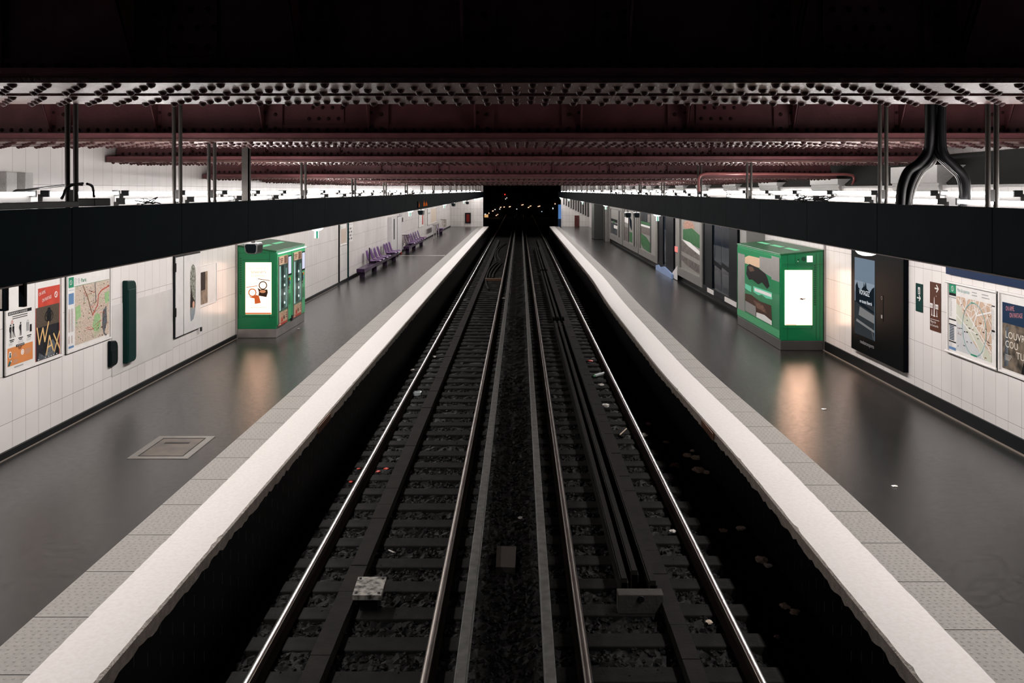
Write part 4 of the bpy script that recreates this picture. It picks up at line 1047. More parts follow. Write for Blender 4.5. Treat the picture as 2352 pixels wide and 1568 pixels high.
# ---- left kiosk
kx0, kx1, ky0, ky1 = -6.29, -5.43, 19.4, 21.95
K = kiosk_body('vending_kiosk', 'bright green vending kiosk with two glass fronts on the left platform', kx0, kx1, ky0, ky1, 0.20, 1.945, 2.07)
MB().box(-6.325, -6.285, ky0-.03, ky0+.02, 0, 2.3).build('wall_post', MATS['stainless'], K)
b = MB()
for q in ((-6.27, -6.262), (-5.58, -5.572)): b.box(q[0], q[1], ky0-.003, ky0, 0.42, 1.93)
b.box(-6.28, -5.45, ky0-.003, ky0, 1.895, 1.900); b.box(-6.18, -5.58, ky0-.003, ky0, 1.735, 1.742); b.box(-6.18, -5.44, ky0-.003, ky0, 0.47, 0.475)
for i in range(16): b.box(-6.235, -6.205, ky0-.004, ky0, 0.98+.052*i, 1.003+.052*i)
b.build('panel_joints', MATS['kiosk_line'], K)
S = Sheet((-6.11, ky0-.012, 1.685), CU, 0.575, 1.155, ['lightbox', 'lightbox_orange', 'lightbox_dark', 'lightbox_peach'], 0.012)
S.text('Découvrez vos', 0.287, 0.155, 0.072, 'lightbox_orange', 1, 'c'); S.text('saveurs', 0.287, 0.240, 0.112, 'lightbox_orange', 1, 'c'); S.text('préférées', 0.287, 0.318, 0.078, 'lightbox_orange', 1, 'c')
S.line([(0.28, 0.365), (0.54, 0.405)], 0.016, 'lightbox_dark'); S.line([(0.02, 0.555), (0.26, 0.52)], 0.015, 'lightbox_orange')
S.ring(0.39, 0.51, 0.095, 0.024, 'lightbox_dark', 1, 24); S.ring(0.155, 0.67, 0.092, 0.024, 'lightbox_orange', 1, 24)
S.poly([(0.27, 0.56), (0.33, 0.60), (0.49, 0.60), (0.50, 0.67), (0.47, 0.77), (0.29, 0.74), (0.30, .66)], 'lightbox_dark', 2)
S.disc(0.385, 0.645, 0.07, 'lightbox_peach', 3, ry=0.035)
S.poly([(0.07, 0.745), (0.14, 0.765), (0.25, 0.72), (0.30, 0.74), (0.345, 0.90), (0.21, 0.925), (0.20, 0.80), (0.12, .785)], 'lightbox_orange', 2)
S.rect(0.10, 0.995, 0.46, 1.003, 'lightbox_peach'); S.rect(0.0, 1.118, 0.575, 1.15, 'lightbox_orange')
S.build('light_box', K)
for z in (1.50, 0.71): MB().cyl((-5.60, ky0-.006, z), (-5.60, ky0, z), .012, 8).build('lock', MATS['stainless'], K)
def machine(y0, y1, zb, K):
    xo = kx1+0.02
    f = MB().box(kx1+.001, xo, y0, y1, zb, 1.885).build('front', MATS['kiosk_light'], K, bevel=.006)
    gy0, gy1 = y0+.06, y0+.06+(y1-y0)*.60
    MB().box(xo, xo+.010, gy0, gy1, 0.56, 1.60).build('cabinet_inside', MATS['metal_inside'], f)
    b = MB()
    rd = random.Random(int(y0*10))
    for i in range(4): b.dome((xo+.010, gy0+(gy1-gy0)*.68, 0.72+.2*i), 0.03, 0.012, (1, 0, 0), 10)
    b.build('interior_lights', MATS['led_dot'], f)
    MB().box(xo+.010, xo+.016, gy0+.02, gy0+.16, 0.58, 1.58).build('glow_streak', em('streak_glow', (.60, .82, .78), .95), f)  # glowing strips added as the bright streaks on the lit metal inside
    MB().box(xo+.010, xo+.014, gy0+.30, gy0+.42, 0.62, 1.58).build('dark_streak', pm('dark_streak', (.02, .026, .027), rough=.3), f)  # dark streak of the metal's reflections, painted as a strip
    MB().box(xo+.010, xo+.015, gy1-.13, gy1-.02, 0.60, 1.50).build('glow_streak', em('streak_dim', (.40, .55, .52), .55), f)
    MB().box(xo+.026, xo+.030, gy0, gy1, 0.545, 1.60).build('glass_pane', MATS['pane_glass'], f)
    MB().box(xo, xo+.03, gy0-.015, gy0, 0.30, 1.80).box(xo, xo+.03, gy1, gy1+.015, 0.30, 1.80).build('window_trim', MATS['stainless'], f)
    MB().box(xo, xo+.04, y0+.02, y1-.01, 1.862, 1.878).build('light_strip', MATS['led_strip'], f)
    S = Sheet((xo+.014, gy0, 1.80), LU, gy1-gy0, 0.19, ['brown_paper', 'choc', 'ink'], .012)
    S.rect(.62*(gy1-gy0), .01, .95*(gy1-gy0), .18, 'choc'); S.rect(.08, .05, .36, .075, 'choc'); S.rect(.14, .09, .34, .115, 'choc'); S.rect(.14, .13, .30, .15, 'choc'); S.build('header_card', f)
    S = Sheet((xo+.014, gy0, 0.545), LU, gy1-gy0, 0.30, ['brown_paper', 'line_red', 'choc', 'red_print', 'sign_white'], .012)
    S.rect(0, .245, gy1-gy0, .30, 'line_red'); S.rect(0.04, .262, .16, .28, 'sign_white', 2)
    S.ring(.26, .09, .05, .012, 'red_print'); S.poly([(.20, .14), (.32, .14), (.34, .23), (.18, .23)], 'red_print'); S.ring(.42, .07, .05, .012, 'choc'); S.poly([(.36, .12), (.48, .12), (.49, .19), (.37, .19)], 'choc', 2)
    for i in range(3): S.rect(.58, .06+.05*i, .70, .082+.05*i, 'pastry' if False else 'choc', 1)
    S.build('footer_card', f)
    cy = gy1+.04
    MB().box(xo, xo+.012, cy+.03, y1-.05, 1.30, 1.765).build('screen_bezel', MATS['black_plastic'], f)
    MB().box(xo+.012, xo+.014, cy+.06, y1-.08, 1.34, 1.74).build('screen', MATS['screen_white'], f)
    b = MB().box(xo, xo+.012, cy+.03, cy+.13, 0.99, 1.24, 0).box(xo, xo+.014, cy+.17, cy+.25, 1.19, 1.25, 1).box(xo, xo+.014, cy+.17, cy+.25, 1.10, 1.16, 2).box(xo, xo+.016, cy+.05, cy+.12, 1.01, 1.05, 3)
    b.build('payment_panel', [MATS['black_plastic'], MATS['orange_print'], MATS['map_blue'], MATS['stainless']], f)
    MB().box(xo, xo+.006, cy+.05, y1-.10, 0.62, 0.88).build('delivery_flap', MATS['kiosk_green'], f)
machine(19.43, 20.64, 0.27, K); machine(20.70, 21.93, 0.24, K)
MB().box(kx1+.001, kx1+.03, 20.61, 20.73, 0.20, 0.33).build('foot_guard', MATS['black_iron'], K)

# ---- right kiosk
qx0, qx1, qy0, qy1 = 6.24, 5.36, 17.9, 21.45
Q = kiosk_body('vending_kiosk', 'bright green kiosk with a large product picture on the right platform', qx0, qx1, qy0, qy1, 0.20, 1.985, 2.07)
MB().box(6.245, 6.28, qy0-.04, qy0+.02, 0, 2.4).build('wall_post', MATS['stainless'], Q)
b = MB()
for q in (5.50, 6.09, 6.165): b.box(q, q+.006, qy0-.003, qy0, 0.22, 1.99)
b.box(5.40, 6.23, qy0-.003, qy0, 1.765, 1.772).box(5.44, 6.06, qy0-.003, qy0, 1.735, 1.740).box(5.42, 6.0, qy0-.003, qy0, 0.445, 0.45).box(6.0, 6.006, qy0-.003, qy0, 0.45, 1.70).box(6.165, 6.235, qy0-.003, qy0, 1.125, 1.13)
b.box(5.66, 6.02, qy0-.003, qy0, 1.79, 1.795).box(5.66, 5.664, qy0-.003, qy0, 1.79, 1.98)
for i in range(19): b.box(6.045, 6.08, qy0-.004, qy0, 0.93+.0445*i, 0.953+.0445*i)
b.build('panel_joints', MATS['kiosk_line'], Q)
MB().box(5.448, 6.008, qy0-.012, qy0-.001, 0.525, 1.65).build('light_box', MATS['lightbox_bright'], Q)
b = MB(); b.add([(5.73+a*1.0, qy0-.0135, 1.06+c) for a, c in ((0, 0), (.05, .018), (.09, .004), (.13, .016), (.14, 0), (.07, -.02))], [(0,1,2,3,4,5)], 0)
b.box(5.79, 5.794, qy0-.0132, qy0-.0125, 1.06, 1.16, 1).box(5.46, 5.68, qy0-.0132, qy0-.0125, .527, .54, 1)
b.build('poster_print', [MATS['lightbox_dark'], MATS['lightbox_peach']], Q)
MB().cyl((5.835, qy0-.012, 1.88), (5.835, qy0-.001, 1.88), .046, 18).build('fan_grille', MATS['kiosk_line'], Q)
MB().box(5.90, 6.015, qy0-.012, qy0-.001, 1.815, 1.945).build('lit_label', em('label_glow', (1, .96, .93), 1.6), Q)
for x, z, m in ((5.725, 1.865, 'ink'), (5.715, 1.83, 'sign_white')): MB().cyl((x, qy0-.01, z), (x, qy0-.001, z), .012, 8).build('button', MATS[m], Q)
# the side facing the track: product picture
S = Sheet((qx1-.012, qy1-.03, 1.90), RU, qy1-qy0-.06, 1.66, ['kiosk_green', 'kiosk_light', 'choc', 'pastry', 'sign_white', 'brown_paper', 'lightbox_peach', 'ink', 'frame_alu', 'led_green', 'choc_dark', 'rock_brown'] if pm('choc_dark', (.008, .007, .007), rough=.5, spec=.1) and pm('rock_brown', (.09, .05, .035), rough=.5, spec=.1) and em('led_green', (0.25, 0.85, 0.55), 0.55) else [], .01)
W = qy1-qy0-.06
S.rect(.08, .14, .72, 1.50, 'frame_alu'); S.rect(2.92, .0, W, .50, 'frame_alu', 2); S.rect(.72, .10, 2.96, 1.48, 'kiosk_green', 1)
S.poly([(.74, .34), (.74, .20), (1.1, .13), (2.0, .12), (2.0, .34)], 'brown_paper', 2); S.poly([(2.0, .08), (2.96, .06), (2.96, .46), (2.45, .42), (2.0, .36)], 'frame_alu', 2)
S.poly([(.86, .58), (.92, .40), (1.15, .32), (1.9, .35), (2.45, .42), (2.62, .50), (2.78, .66), (2.60, .74), (2.2, .64), (1.9, .72), (1.4, .66), (1.1, .69)], 'choc_dark', 3); S.poly([(1.05, .40), (1.4, .36), (1.6, .44), (1.2, .50)], 'rock_brown', 4)
S.poly([(.76, .82), (1.3, .83), (1.3, .96), (1.0, .95), (.76, .93)], 'led_green', 2); S.poly([(1.48, .80), (2.96, .78), (2.96, .92), (2.5, .95), (2.2, .91), (1.9, .96), (1.5, .93)], 'led_green', 2); S.poly([(1.58, .83), (2.92, .81), (2.92, .88), (1.6, .90)], 'sign_white', 3)
S.poly([(.76, 1.05), (1.3, 1.02), (2.0, 1.08), (2.9, 1.06), (2.96, 1.40), (2.2, 1.34), (1.2, 1.40), (.76, 1.38)], 'pastry', 2); S.poly([(1.5, 1.12), (2.3, 1.14), (2.6, 1.28), (1.8, 1.26)], 'choc', 3)
S.poly([(.78, 1.22), (1.70, 1.24), (1.72, 1.47), (.78, 1.46)], 'frame_alu', 4); S.poly([(1.75, 1.36), (2.4, 1.33), (2.95, 1.38), (2.95, 1.47), (1.75, 1.47)], 'sign_white', 4)
S.rect(0, 1.50, W, 1.66, 'kiosk_light', 1)
S.build('product_picture', Q)

# ================================================================= right wall, near end
t = thing('digital_totem', 'tall black advertising cabinet with a lit screen on the right wall', 'display', (RW_X, 15.2, 0.34))
xo = RW_X-0.085
MB().box(RW_X-.002, xo, 14.06, 16.28, 0.345, 2.42).build('cabinet', MATS['black_plastic'], t, bevel=.008)
S = Sheet((xo-.004, 16.10, 2.06), RU, 0.90, 1.40, ['scr_sky', 'scr_sky2', 'scr_dark', 'scr_pale', 'scr_path', 'scr_white'] if (em('scr_sky', (.20, .26, .33), .8), em('scr_sky2', (.30, .36, .43), .8), em('scr_dark', (.008, .013, .018), 1), em('scr_pale', (.20, .20, .20), .9), em('scr_path', (.028, .033, .037), 1), em('scr_white', (.9, .95, 1), 1)) else [], .004)
S.rect(0, .42, .9, .62, 'scr_sky2')
S.poly([(.05, .52), (.12, .44), (.18, .54), (.30, .58), (.42, .50), (.44, .40), (.47, .50), (.53, .40), (.56, .52), (.70, .58), (.80, .50), (.9, .46), (.9, .86), (.05, .86)], 'scr_dark', 2)
S.rect(.0, .80, .9, 1.40, 'scr_path', 2); S.poly([(.25, .88), (.9, .96), (.9, 1.10), (.20, 1.04)], 'scr_pale', 3); S.poly([(.10, 1.12), (.9, 1.22), (.9, 1.26), (.08, 1.17)], 'scr_pale', 3)
S.poly([(.0, .80), (.35, .80), (.9, .90), (.9, .93), (.3, .86)], 'scr_dark', 3)
S.text('VOYAGEZ', .46, .655, .125, 'scr_white', 4, 'c', sx=.82); S.text('en toute liberté', .52, .80, .088, 'scr_white', 4, 'c'); S.line([(.78, 1.2), (.86, 1.38)], .012, 'scr_pale', 4)
S.build('screen', t)
S = Sheet((xo-.003, 15.95, 0.60), RU, 0.95, 0.12, ['black_plastic', 'ink_grey'], .002); S.text('mediatransports', .10, .08, .095, 'ink_grey', 1); S.build('maker_plate', t)
S = Sheet((xo-.003, 14.95, 1.50), RU, 0.10, 0.45, ['black_plastic', 'ink_grey'], .002); S.ring(.05, .05, .03, .006, 'ink_grey'); S.rect(.025, .34, .08, .40, 'ink_grey'); S.build('pictogram_strip', t)

S = sheet_on('right', 13.56, 13.79, 1.385, 1.825, ['sign_green', 'sign_white'], .012, .010)
S.rect(.085, .055, .155, .165, 'sign_white'); S.disc(.125, .08, .010, 'sign_green', 2, 10); S.line([(.12, .095), (.115, .12), (.135, .15)], .014, 'sign_green', 2); S.line([(.115, .12), (.10, .15)], .012, 'sign_green', 2); S.line([(.10, .10), (.14, .115)], .010, 'sign_green', 2)
S.line([(.055, .225), (.165, .225)], .020, 'sign_white'); S.line([(.125, .185), (.165, .225), (.125, .265)], .020, 'sign_white')
tag(S.build('exit_sign'), 'narrow dark green exit sign with white arrow on the right wall', 'sign')
S = sheet_on('right', 12.98, 13.31, 1.165, 1.898, ['sign_brown', 'sign_white'], .012, .010)
S.line([(.165, .085), (.265, .085)], .022, 'sign_white'); S.line([(.215, .035), (.27, .085), (.215, .135)], .022, 'sign_white')
S.poly([(.125, .50), (.132, .24), (.138, .215), (.146, .24), (.155, .50)], 'sign_white'); S.disc(.205, .20, .008, 'sign_white', 1, 8); S.rect(.105, .50, .175, .515, 'sign_white')
for a in (.005, .175): S.rect(a, .325, a+.09, .395, 'sign_white'); [S.rect(a+.012+.026*i, .345, a+.022+.026*i, .385, 'sign_brown', 2) for i in range(3)]
for a in (.055, .215): S.poly([(a, .50), (a+.006, .41), (a+.014, .41), (a+.02, .50)], 'sign_white'); S.rect(a-.01, .50, a+.03, .51, 'sign_white')
S.rect(.02, .56, .30, .566, 'sign_white'); S.text('Place de', .02, .615, .052, 'sign_white', 1); S.text('la Concorde', .02, .668, .052, 'sign_white', 1, sx=.95)
tag(S.build('direction_sign'), 'brown sign with an obelisk reading Place de la Concorde on the right wall', 'sign')

# district map
t = frame_case('map_frame', 'white map frame with round rails on the right wall, beside the brown sign', 'frame', 'right', 11.42, 12.75, 0.93, 1.965)
b = MB().cyl((RW_X-.035, 11.40, .945), (RW_X-.035, 12.78, .945), .018, 10).cyl((RW_X-.035, 11.40, 1.955), (RW_X-.035, 12.78, 1.955), .018, 10)
b.build('rails', MATS['frame_white'], t)
MB().box(RW_X-.001, RW_X-.035, 11.385, 11.42, .93, 1.965).build('dark_edge', MATS['frame_dark'], t)
S = sheet_on('right', 11.46, 12.71, .97, 1.93, ['paper', 'district_map', 'logo_green', 'sign_white', 'ink', 'navy_print', 'pale_park', 'pale_river', 'ring_teal', 'ink_grey', 'line_brown', 'map_blue'])
S.rect(.0, .0, .20, .125, 'logo_green'); S.rect(0, .125, .20, .165, 'ink'); S.ring(.10, .062, .04, .007, 'sign_white', 2); S.line([(.10, .03), (.09, .055), (.112, .068), (.094, .092)], .007, 'sign_white', 2)
S.text('Plan du quartier', .235, .088, .075, 'ring_teal', 2, sx=.72)
rd = random.Random(31)
for a in (.64, .90): S.bars(a, .045, .22, 2, .04, .012, 'ink_grey', rd)
S.rect(.215, .155, 1.145, .93, 'district_map')
S.poly([(.215, .50), (.42, .52), (.62, .70), (.98, .93), (.215, .93)], 'pale_river', 2); S.poly([(.62, .66), (.80, .60), (1.145, .86), (1.145, .93), (.98, .93)], 'pale_park', 2); S.poly([(.215, .25), (.35, .30), (.45, .50), (.30, .56), (.215, .50)], 'pale_park', 2); S.poly([(.42, .40), (.62, .42), (.85, .62), (.66, .74), (.48, .60)], 'pale_park', 2)
for p, w in (([(.26, .18), (.72, .50), (1.14, .80)], .018), ([(.68, .16), (.76, .36), (.66, .56)], .022), ([(.85, .16), (.76, .36)], .02), ([(.76, .36), (1.14, .26)], .022), ([(.215, .42), (.60, .60), (.95, .92)], .016), ([(1.14, .50), (.98, .74), (.90, .93)], .016), ([(.95, .20), (1.13, .45)], .012), ([(.52, .17), (.45, .42)], .012), ([(.62, .17), (.54, .46)], .010), ([(1.05, .33), (.92, .58)], .012), ([(.40, .17), (.34, .34)], .010), ([(.60, .58), (.80, .62), (.98, .74)], .014)):
    S.line(p, w, 'sign_white', 3)
S.ring(.70, .56, .32, .014, 'ring_teal', 4, 36, ry=.37); S.rect(.62, .905, .78, .925, 'logo_green', 5); S.rect(.62, .190, .72, .203, 'logo_green', 5)
for i in range(34):
    a, c = rd.uniform(.24, 1.1), rd.choice((rd.uniform(.17, .9), rd.uniform(.5, .7))); S.rect(a, c, a+rd.uniform(.01, .05), c+rd.uniform(.008, .016), rd.choice(('ink', 'line_brown')), 5)
for c in (.18, .50, .575, .82): S.rect(0, c, .205, c+.018, 'ink_grey' if c < .2 else 'ink', 2)
for i in range(9): S.rect(.02, .602+.0235*i, .15, .616+.0235*i, 'navy_print', 2)
S.bars(.03, .21, .06, 14, .019, .007, 'ink_grey', rd); S.bars(.03, .85, .06, 5, .019, .006, 'ink_grey', rd); S.rect(.0, .905, .20, .945, 'map_blue', 2); S.bars(1.165, .22, .05, 20, .02, .006, 'ink_grey', rd); S.rect(1.15, .165, 1.24, .18, 'ink', 2); S.rect(1.15, .49, 1.24, .515, 'ink', 2)
tag(S.build('district_map'), 'pale printed district map Plan du quartier with a teal ring, on the right wall', 'map')

frame_case('poster_case', 'white poster frame cut by the right edge of the photo, on the right wall', 'frame', 'right', 10.05, 11.38, 0.93, 1.985)
S = sheet_on('right', 10.10, 11.33, .975, 1.94, ['paper', 'navy_print', 'pink_print', 'sepia', 'letter_cream', 'ink', 'grey_blue'])
S.rect(.02, .095, 1.23, .36, 'navy_print'); S.rect(.02, .36, 1.23, .95, 'sepia')
S.text('ON AIME,', .10, .20, .085, 'pink_print', 2, sx=.55, slant=.06); S.text('ON PARTAGE', .19, .275, .085, 'pink_print', 2, sx=.55, slant=.06); S.ring(.63, .23, .05, .012, 'pink_print', 2)
S.text('LOUVRE', .09, .545, .125, 'letter_cream', 2, sx=1.1); S.text('COU', .09, .665, .125, 'letter_cream', 2, sx=1.05); S.text('TURE', .34, .775, .125, 'letter_cream', 2, sx=1.15)
S.poly([(.5, .80), (.8, .70), (1.0, .80), (.95, .94), (.45, .94)], 'ink', 2); rd = random.Random(6); S.bars(.10, .76, .16, 5, .016, .005, 'letter_cream', rd, 3)
S.poly([(.10, .42), (.16, .40), (.16, .90), (.06, .93)], 'grey_blue', 1)
tag(S.build('poster'), 'LOUVRE COUTURE exhibition poster with a navy band, in the rightmost frame', 'poster', 'posters in wall frames')
b = MB().box(RW_X-.002, RW_X-.05, 8.0, 12.74, 2.07, 2.55)
tag(b.build('name_plate', pm('plate_blue', (0.004, 0.018, 0.058), rough=.4, spec=.1), bevel=.004), 'long dark blue station name plate above the district map', 'sign')
# ================================================================= left platform, farther along
S = None
for y, m, w, l in ((30.36, 'frame_dark', .03, 'thin dark upright strip on the left wall, left of the small far map'), (31.95, 'sign_green', .07, 'dark green upright post on the left wall between the two small far boards')):
    tag(MB().box(-WALL_X+.001, -WALL_X+.05, y, y+w, 0.09, 2.9).build('wall_post', MATS[m]), l, 'post')
t = frame_case('map_frame', 'small map frame on the left wall between two upright posts', 'frame', 'left', 30.50, 31.72, 1.33, 2.12, .04, .035)
S = sheet_on('left', 30.56, 31.66, 1.39, 2.06, ['paper', 'paris_map', 'logo_green', 'ink_grey']); S.rect(.16, .14, 1.09, .66, 'paris_map'); S.rect(0, 0, .15, .14, 'logo_green'); S.text('Paris', .25, .11, .09, 'logo_green', 2)
tag(S.build('city_map'), 'small printed map in the frame between two upright posts, left wall', 'map')
S = sheet_on('left', 32.05, 32.95, 1.38, 2.08, ['paper', 'ink', 'logo_green', 'ink_grey'], .006); S.rect(0, 0, .12, .12, 'logo_green'); S.rect(.2, .05, .8, .07, 'ink_grey')
for r_ in range(4):
    for c_ in range(3): S.rect(.12+.24*c_, .18+.125*r_, .27+.24*c_, .25+.125*r_, 'ink' if (r_+c_) % 2 else 'ink_grey')
tag(S.build('notice_board'), 'white notice sheet of small black pictograms right of the green post, left wall', 'notice')

t = thing('wall_locker', 'tall white two-part locker on the left wall between the two long rows of purple seats', 'cabinet', (-WALL_X, 43.4, 0.1))
MB().box(-WALL_X+.002, -WALL_X+.20, 41.7, 45.2, 0.10, 2.0).build('locker_body', MATS['door_white'], t)
MB().box(-WALL_X+.20, -WALL_X+.215, 43.55, 45.15, 0.14, 1.95).build('door', MATS['door_white'], t, bevel=.005)
b = MB()
for q in ((43.47, 43.55, .12, 1.97), (45.15, 45.22, .12, 1.97)): b.box(-WALL_X+.20, -WALL_X+.206, *q)
b.box(-WALL_X+.20, -WALL_X+.206, 43.5, 45.2, 1.95, 1.98).build('door_gap', MATS['frame_dark'], t)
MB().box(-WALL_X+.20, -WALL_X+.208, 42.3, 42.6, 0.9, 1.9).build('slot', MATS['ink'], t)
tag(MB().cyl((-6.2, 45.45, 0.0), (-6.2, 45.45, 0.92), .035, 8).build('red_pipe', MATS['red_print']), 'short rusty red upright pipe right of the white locker', 'pipe')
b = MB().box(-WALL_X+.002, -WALL_X+.03, 45.7, 46.6, 1.86, 2.05).box(-WALL_X+.002, -WALL_X+.03, 45.7, 47.0, 1.60, 1.82, 1)
tag(b.build('wall_sign', [MATS['ink_grey'], MATS['ink']]), 'small dark wall sign above the red pipe', 'sign')

# purple shell seats on beams
pm('seat_purple', (0.095, 0.022, 0.150), rough=0.3, noise=(3, .3), coat=.3); pm('seat_beam', (0.030, 0.009, 0.042), rough=.4)
def shell(prof, y, b, th=0.022):
    n = 7; rows = []
    for x, z, w in prof:
        rows.append([(x, y+w*(i/(n-1)-.5), z+0.018*(2*abs(i/(n-1)-.5))**2) for i in range(n)])
    m = len(rows)
    top = [p for r in rows for p in r]; bot = [(p[0]-th*.6, p[1], p[2]-th) for p in top]; o = m*n
    fs = [(i*n+k, i*n+k+1, (i+1)*n+k+1, (i+1)*n+k) for i in range(m-1) for k in range(n-1)]
    fs += [tuple(q+o for q in f[::-1]) for f in fs]
    for i in range(m-1): fs += [(i*n, (i+1)*n, (i+1)*n+o, i*n+o), (i*n+n-1, i*n+n-1+o, (i+1)*n+n-1+o, (i+1)*n+n-1)]
    for k in range(n-1): fs += [(k, k+o, k+1+o, k+1), ((m-1)*n+k, (m-1)*n+k+1, (m-1)*n+k+1+o, (m-1)*n+k+o)]
    return b.add(top+bot, fs, 0, True)
def seat(y, label, group):
    t = thing('shell_seat', label, 'seat', (-5.95, y, 0.36), group)
    shell([(-5.62, .435, .40), (-5.66, .462, .47), (-5.78, .458, .50), (-5.92, .435, .50), (-6.03, .44, .48), (-6.075, .48, .46)], y, MB()).build('seat_pan', MATS['seat_purple'], t)
    shell([(-6.065, .47, .46), (-6.10, .55, .45), (-6.135, .66, .44), (-6.17, .77, .42), (-6.185, .83, .36), (-6.19, .86, .26)], y, MB()).build('backrest', MATS['seat_purple'], t)
    MB().box(-6.08, -5.80, y-.06, y+.06, .36, .43).build('seat_bracket', MATS['seat_beam'], t)
    return t
def seat_row(ys, yb0, yb1, name, legs):
    t = thing('seat_beam', f'dark purple beam on legs carrying the {name} row of purple seats', 'seat beam', (-5.95, (yb0+yb1)/2, 0))
    MB().box(-6.10, -5.80, yb0, yb1, 0.22, 0.36).build('beam', MATS['seat_beam'], t, bevel=.015)
    for y in legs: MB().box(-6.06, -5.86, y-.06, y+.06, 0, 0.22).build('leg', MATS['seat_beam'], t)
    grp = f'purple seats in the {name} row'
    for i, y in enumerate(ys):
        lab = f'purple plastic shell seat, {ORD[i]} from the near end of the {name} row'
        if i == 0: first = seat(y, lab, grp)
        else:
            c = copy_tree(first); c.location.y = y; c['label'] = lab
seat_row((35.2, 36.1, 37.0, 37.85, 39.7, 40.4, 41.2), 32.5, 41.6, 'nearest', (33.0, 35.7, 38.5, 41.2))
seat_row((46.7, 47.65, 48.55, 49.4, 50.5, 51.55, 52.7), 45.6, 53.1, 'middle', (46.2, 49.0, 52.6))
seat_row((64.2, 65.3), 63.6, 66.2, 'farthest', (63.9, 65.9))
tag(MB().cyl((-6.0, 34.75, .36), (-6.0, 34.75, 1.0), .025, 8).build('beam_post', MATS['black_iron']), 'thin black post standing on the near end of the purple seat beam', 'post')
glass_mat('bag_clear', (.82, .80, .77), .22)
def bin_bag(y0, y1, z0, z1, label):
    yc = (y0+y1)/2; r = min(.20, (y1-y0)/2)
    t = thing('bag_bin', label, 'bin', (-6.05, yc, z0))
    MB().lathe((-6.05, yc, 0), [(r*.4, z0), (r*.75, z0+.06), (r*.9, z0+.25), (r*.95, z1-.03)], 12).build('bag', MATS['bag_clear'], t)
    b = MB(); b.sweep([(-6.05+r*math.cos(a), yc+r*math.sin(a), z1) for a in [2*PI*i/12 for i in range(13)]], .015, 6, sub=2); b.build('hoop', MATS['dark_steel'], t)
    MB().box(-WALL_X+.002, -6.05-r+.02, yc-.03, yc+.03, z1-.02, z1+.02).build('arm', MATS['dark_steel'], t)
bin_bag(45.75, 46.35, .30, .92, 'clear bag bin on a hoop between the red pipe and the middle seat row')
bin_bag(69.0, 70.2, .35, .95, 'clear bag bin on a hoop beyond the farthest purple seats')
frame_case('poster_case', 'tall narrow frame on the far left wall above the middle seat row', 'frame', 'left', 54.3, 57.3, .95, 2.05, .05, .06)
S = sheet_on('left', 54.4, 57.2, 1.02, 1.98, ['paper', 'red_print', 'ink_grey']); S.rect(1.9, .1, 2.5, .9, 'red_print'); S.rect(.3, .1, 1.6, .2, 'ink_grey'); tag(S.build('poster'), 'white poster with a red stripe in the tall far frame, left wall', 'poster', 'posters in wall frames')
frame_case('poster_case', 'wide frame behind the metal lean rail on the far left wall', 'frame', 'left', 59.5, 65.8, .9, 2.02, .05, .06)
S = sheet_on('left', 59.6, 65.7, .97, 1.95, ['paper_cream', 'paper', 'ink_grey']); S.rect(0, 0, 2.2, .98, 'paper'); S.rect(.3, .2, 1.8, .3, 'ink_grey'); tag(S.build('poster'), 'pale cream poster behind the lean rail on the far left wall', 'poster', 'posters in wall frames')
t = thing('lean_rail', 'metal lean rail on legs between the middle and farthest purple seats', 'rail', (-5.78, 61, 0))
MB().box(-5.95, -5.70, 58.9, 62.6, .93, .98).build('rail_top', MATS['frame_alu'], t)
for y in (59.0, 60.7, 62.5): MB().box(-5.86, -5.80, y-.03, y+.03, 0, .93).build('leg', MATS['frame_alu'], t)

# fire hose box, end walls
t = thing('hose_box', 'red fire hose box in a grey frame on the left end wall', 'box', (-4.72, Y1, .3))
MB().box(-4.98, -4.46, Y1-.10, Y1-.002, .30, 1.25).build('case', MATS['frame_dark'], t)
MB().box(-4.86, -4.58, Y1-.12, Y1-.10, .42, 1.12).build('red_front', pm('hose_red', (.16, .016, .012), rough=.5, spec=.1), t)
t = thing('end_door', 'small dark red double door at the foot of the right end wall', 'door', (5.2, Y1, .02))
pm('maroon', (0.085, 0.018, 0.016), rough=.5)
for a, c in ((4.98, 5.19), (5.20, 5.41)): MB().box(a, c, Y1-.06, Y1-.002, .02, 1.0).build('leaf', MATS['maroon'], t)
b = MB(); rd = random.Random(9)  # grey strips stand in for shadow stripes on the end wall
for i in range(11):
    x = 3.95+.22*i; b.box(x, x+.12, Y1-.05, Y1-.002, 2.05-.53*(x-3.85)*.95, 2.72)
tag(b.build('shadow_stripes', MATS['cove_dark']), 'row of grey strips of stepped length standing in for shadow stripes on the right end wall', 'panel')
t = thing('blue_panel', 'bright blue upright panel on a dark post at the far right platform end', 'sign', (3.62, Y1-.2, 0))
MB().box(3.49, 3.755, Y1-.2, Y1-.15, .70, 2.0).build('sign_face', em('blue_lit', (.10, .24, .55), .75), t)
MB().box(3.46, 3.755, Y1-.2, Y1-.15, 0, .70).build('post', MATS['navy_print'], t)

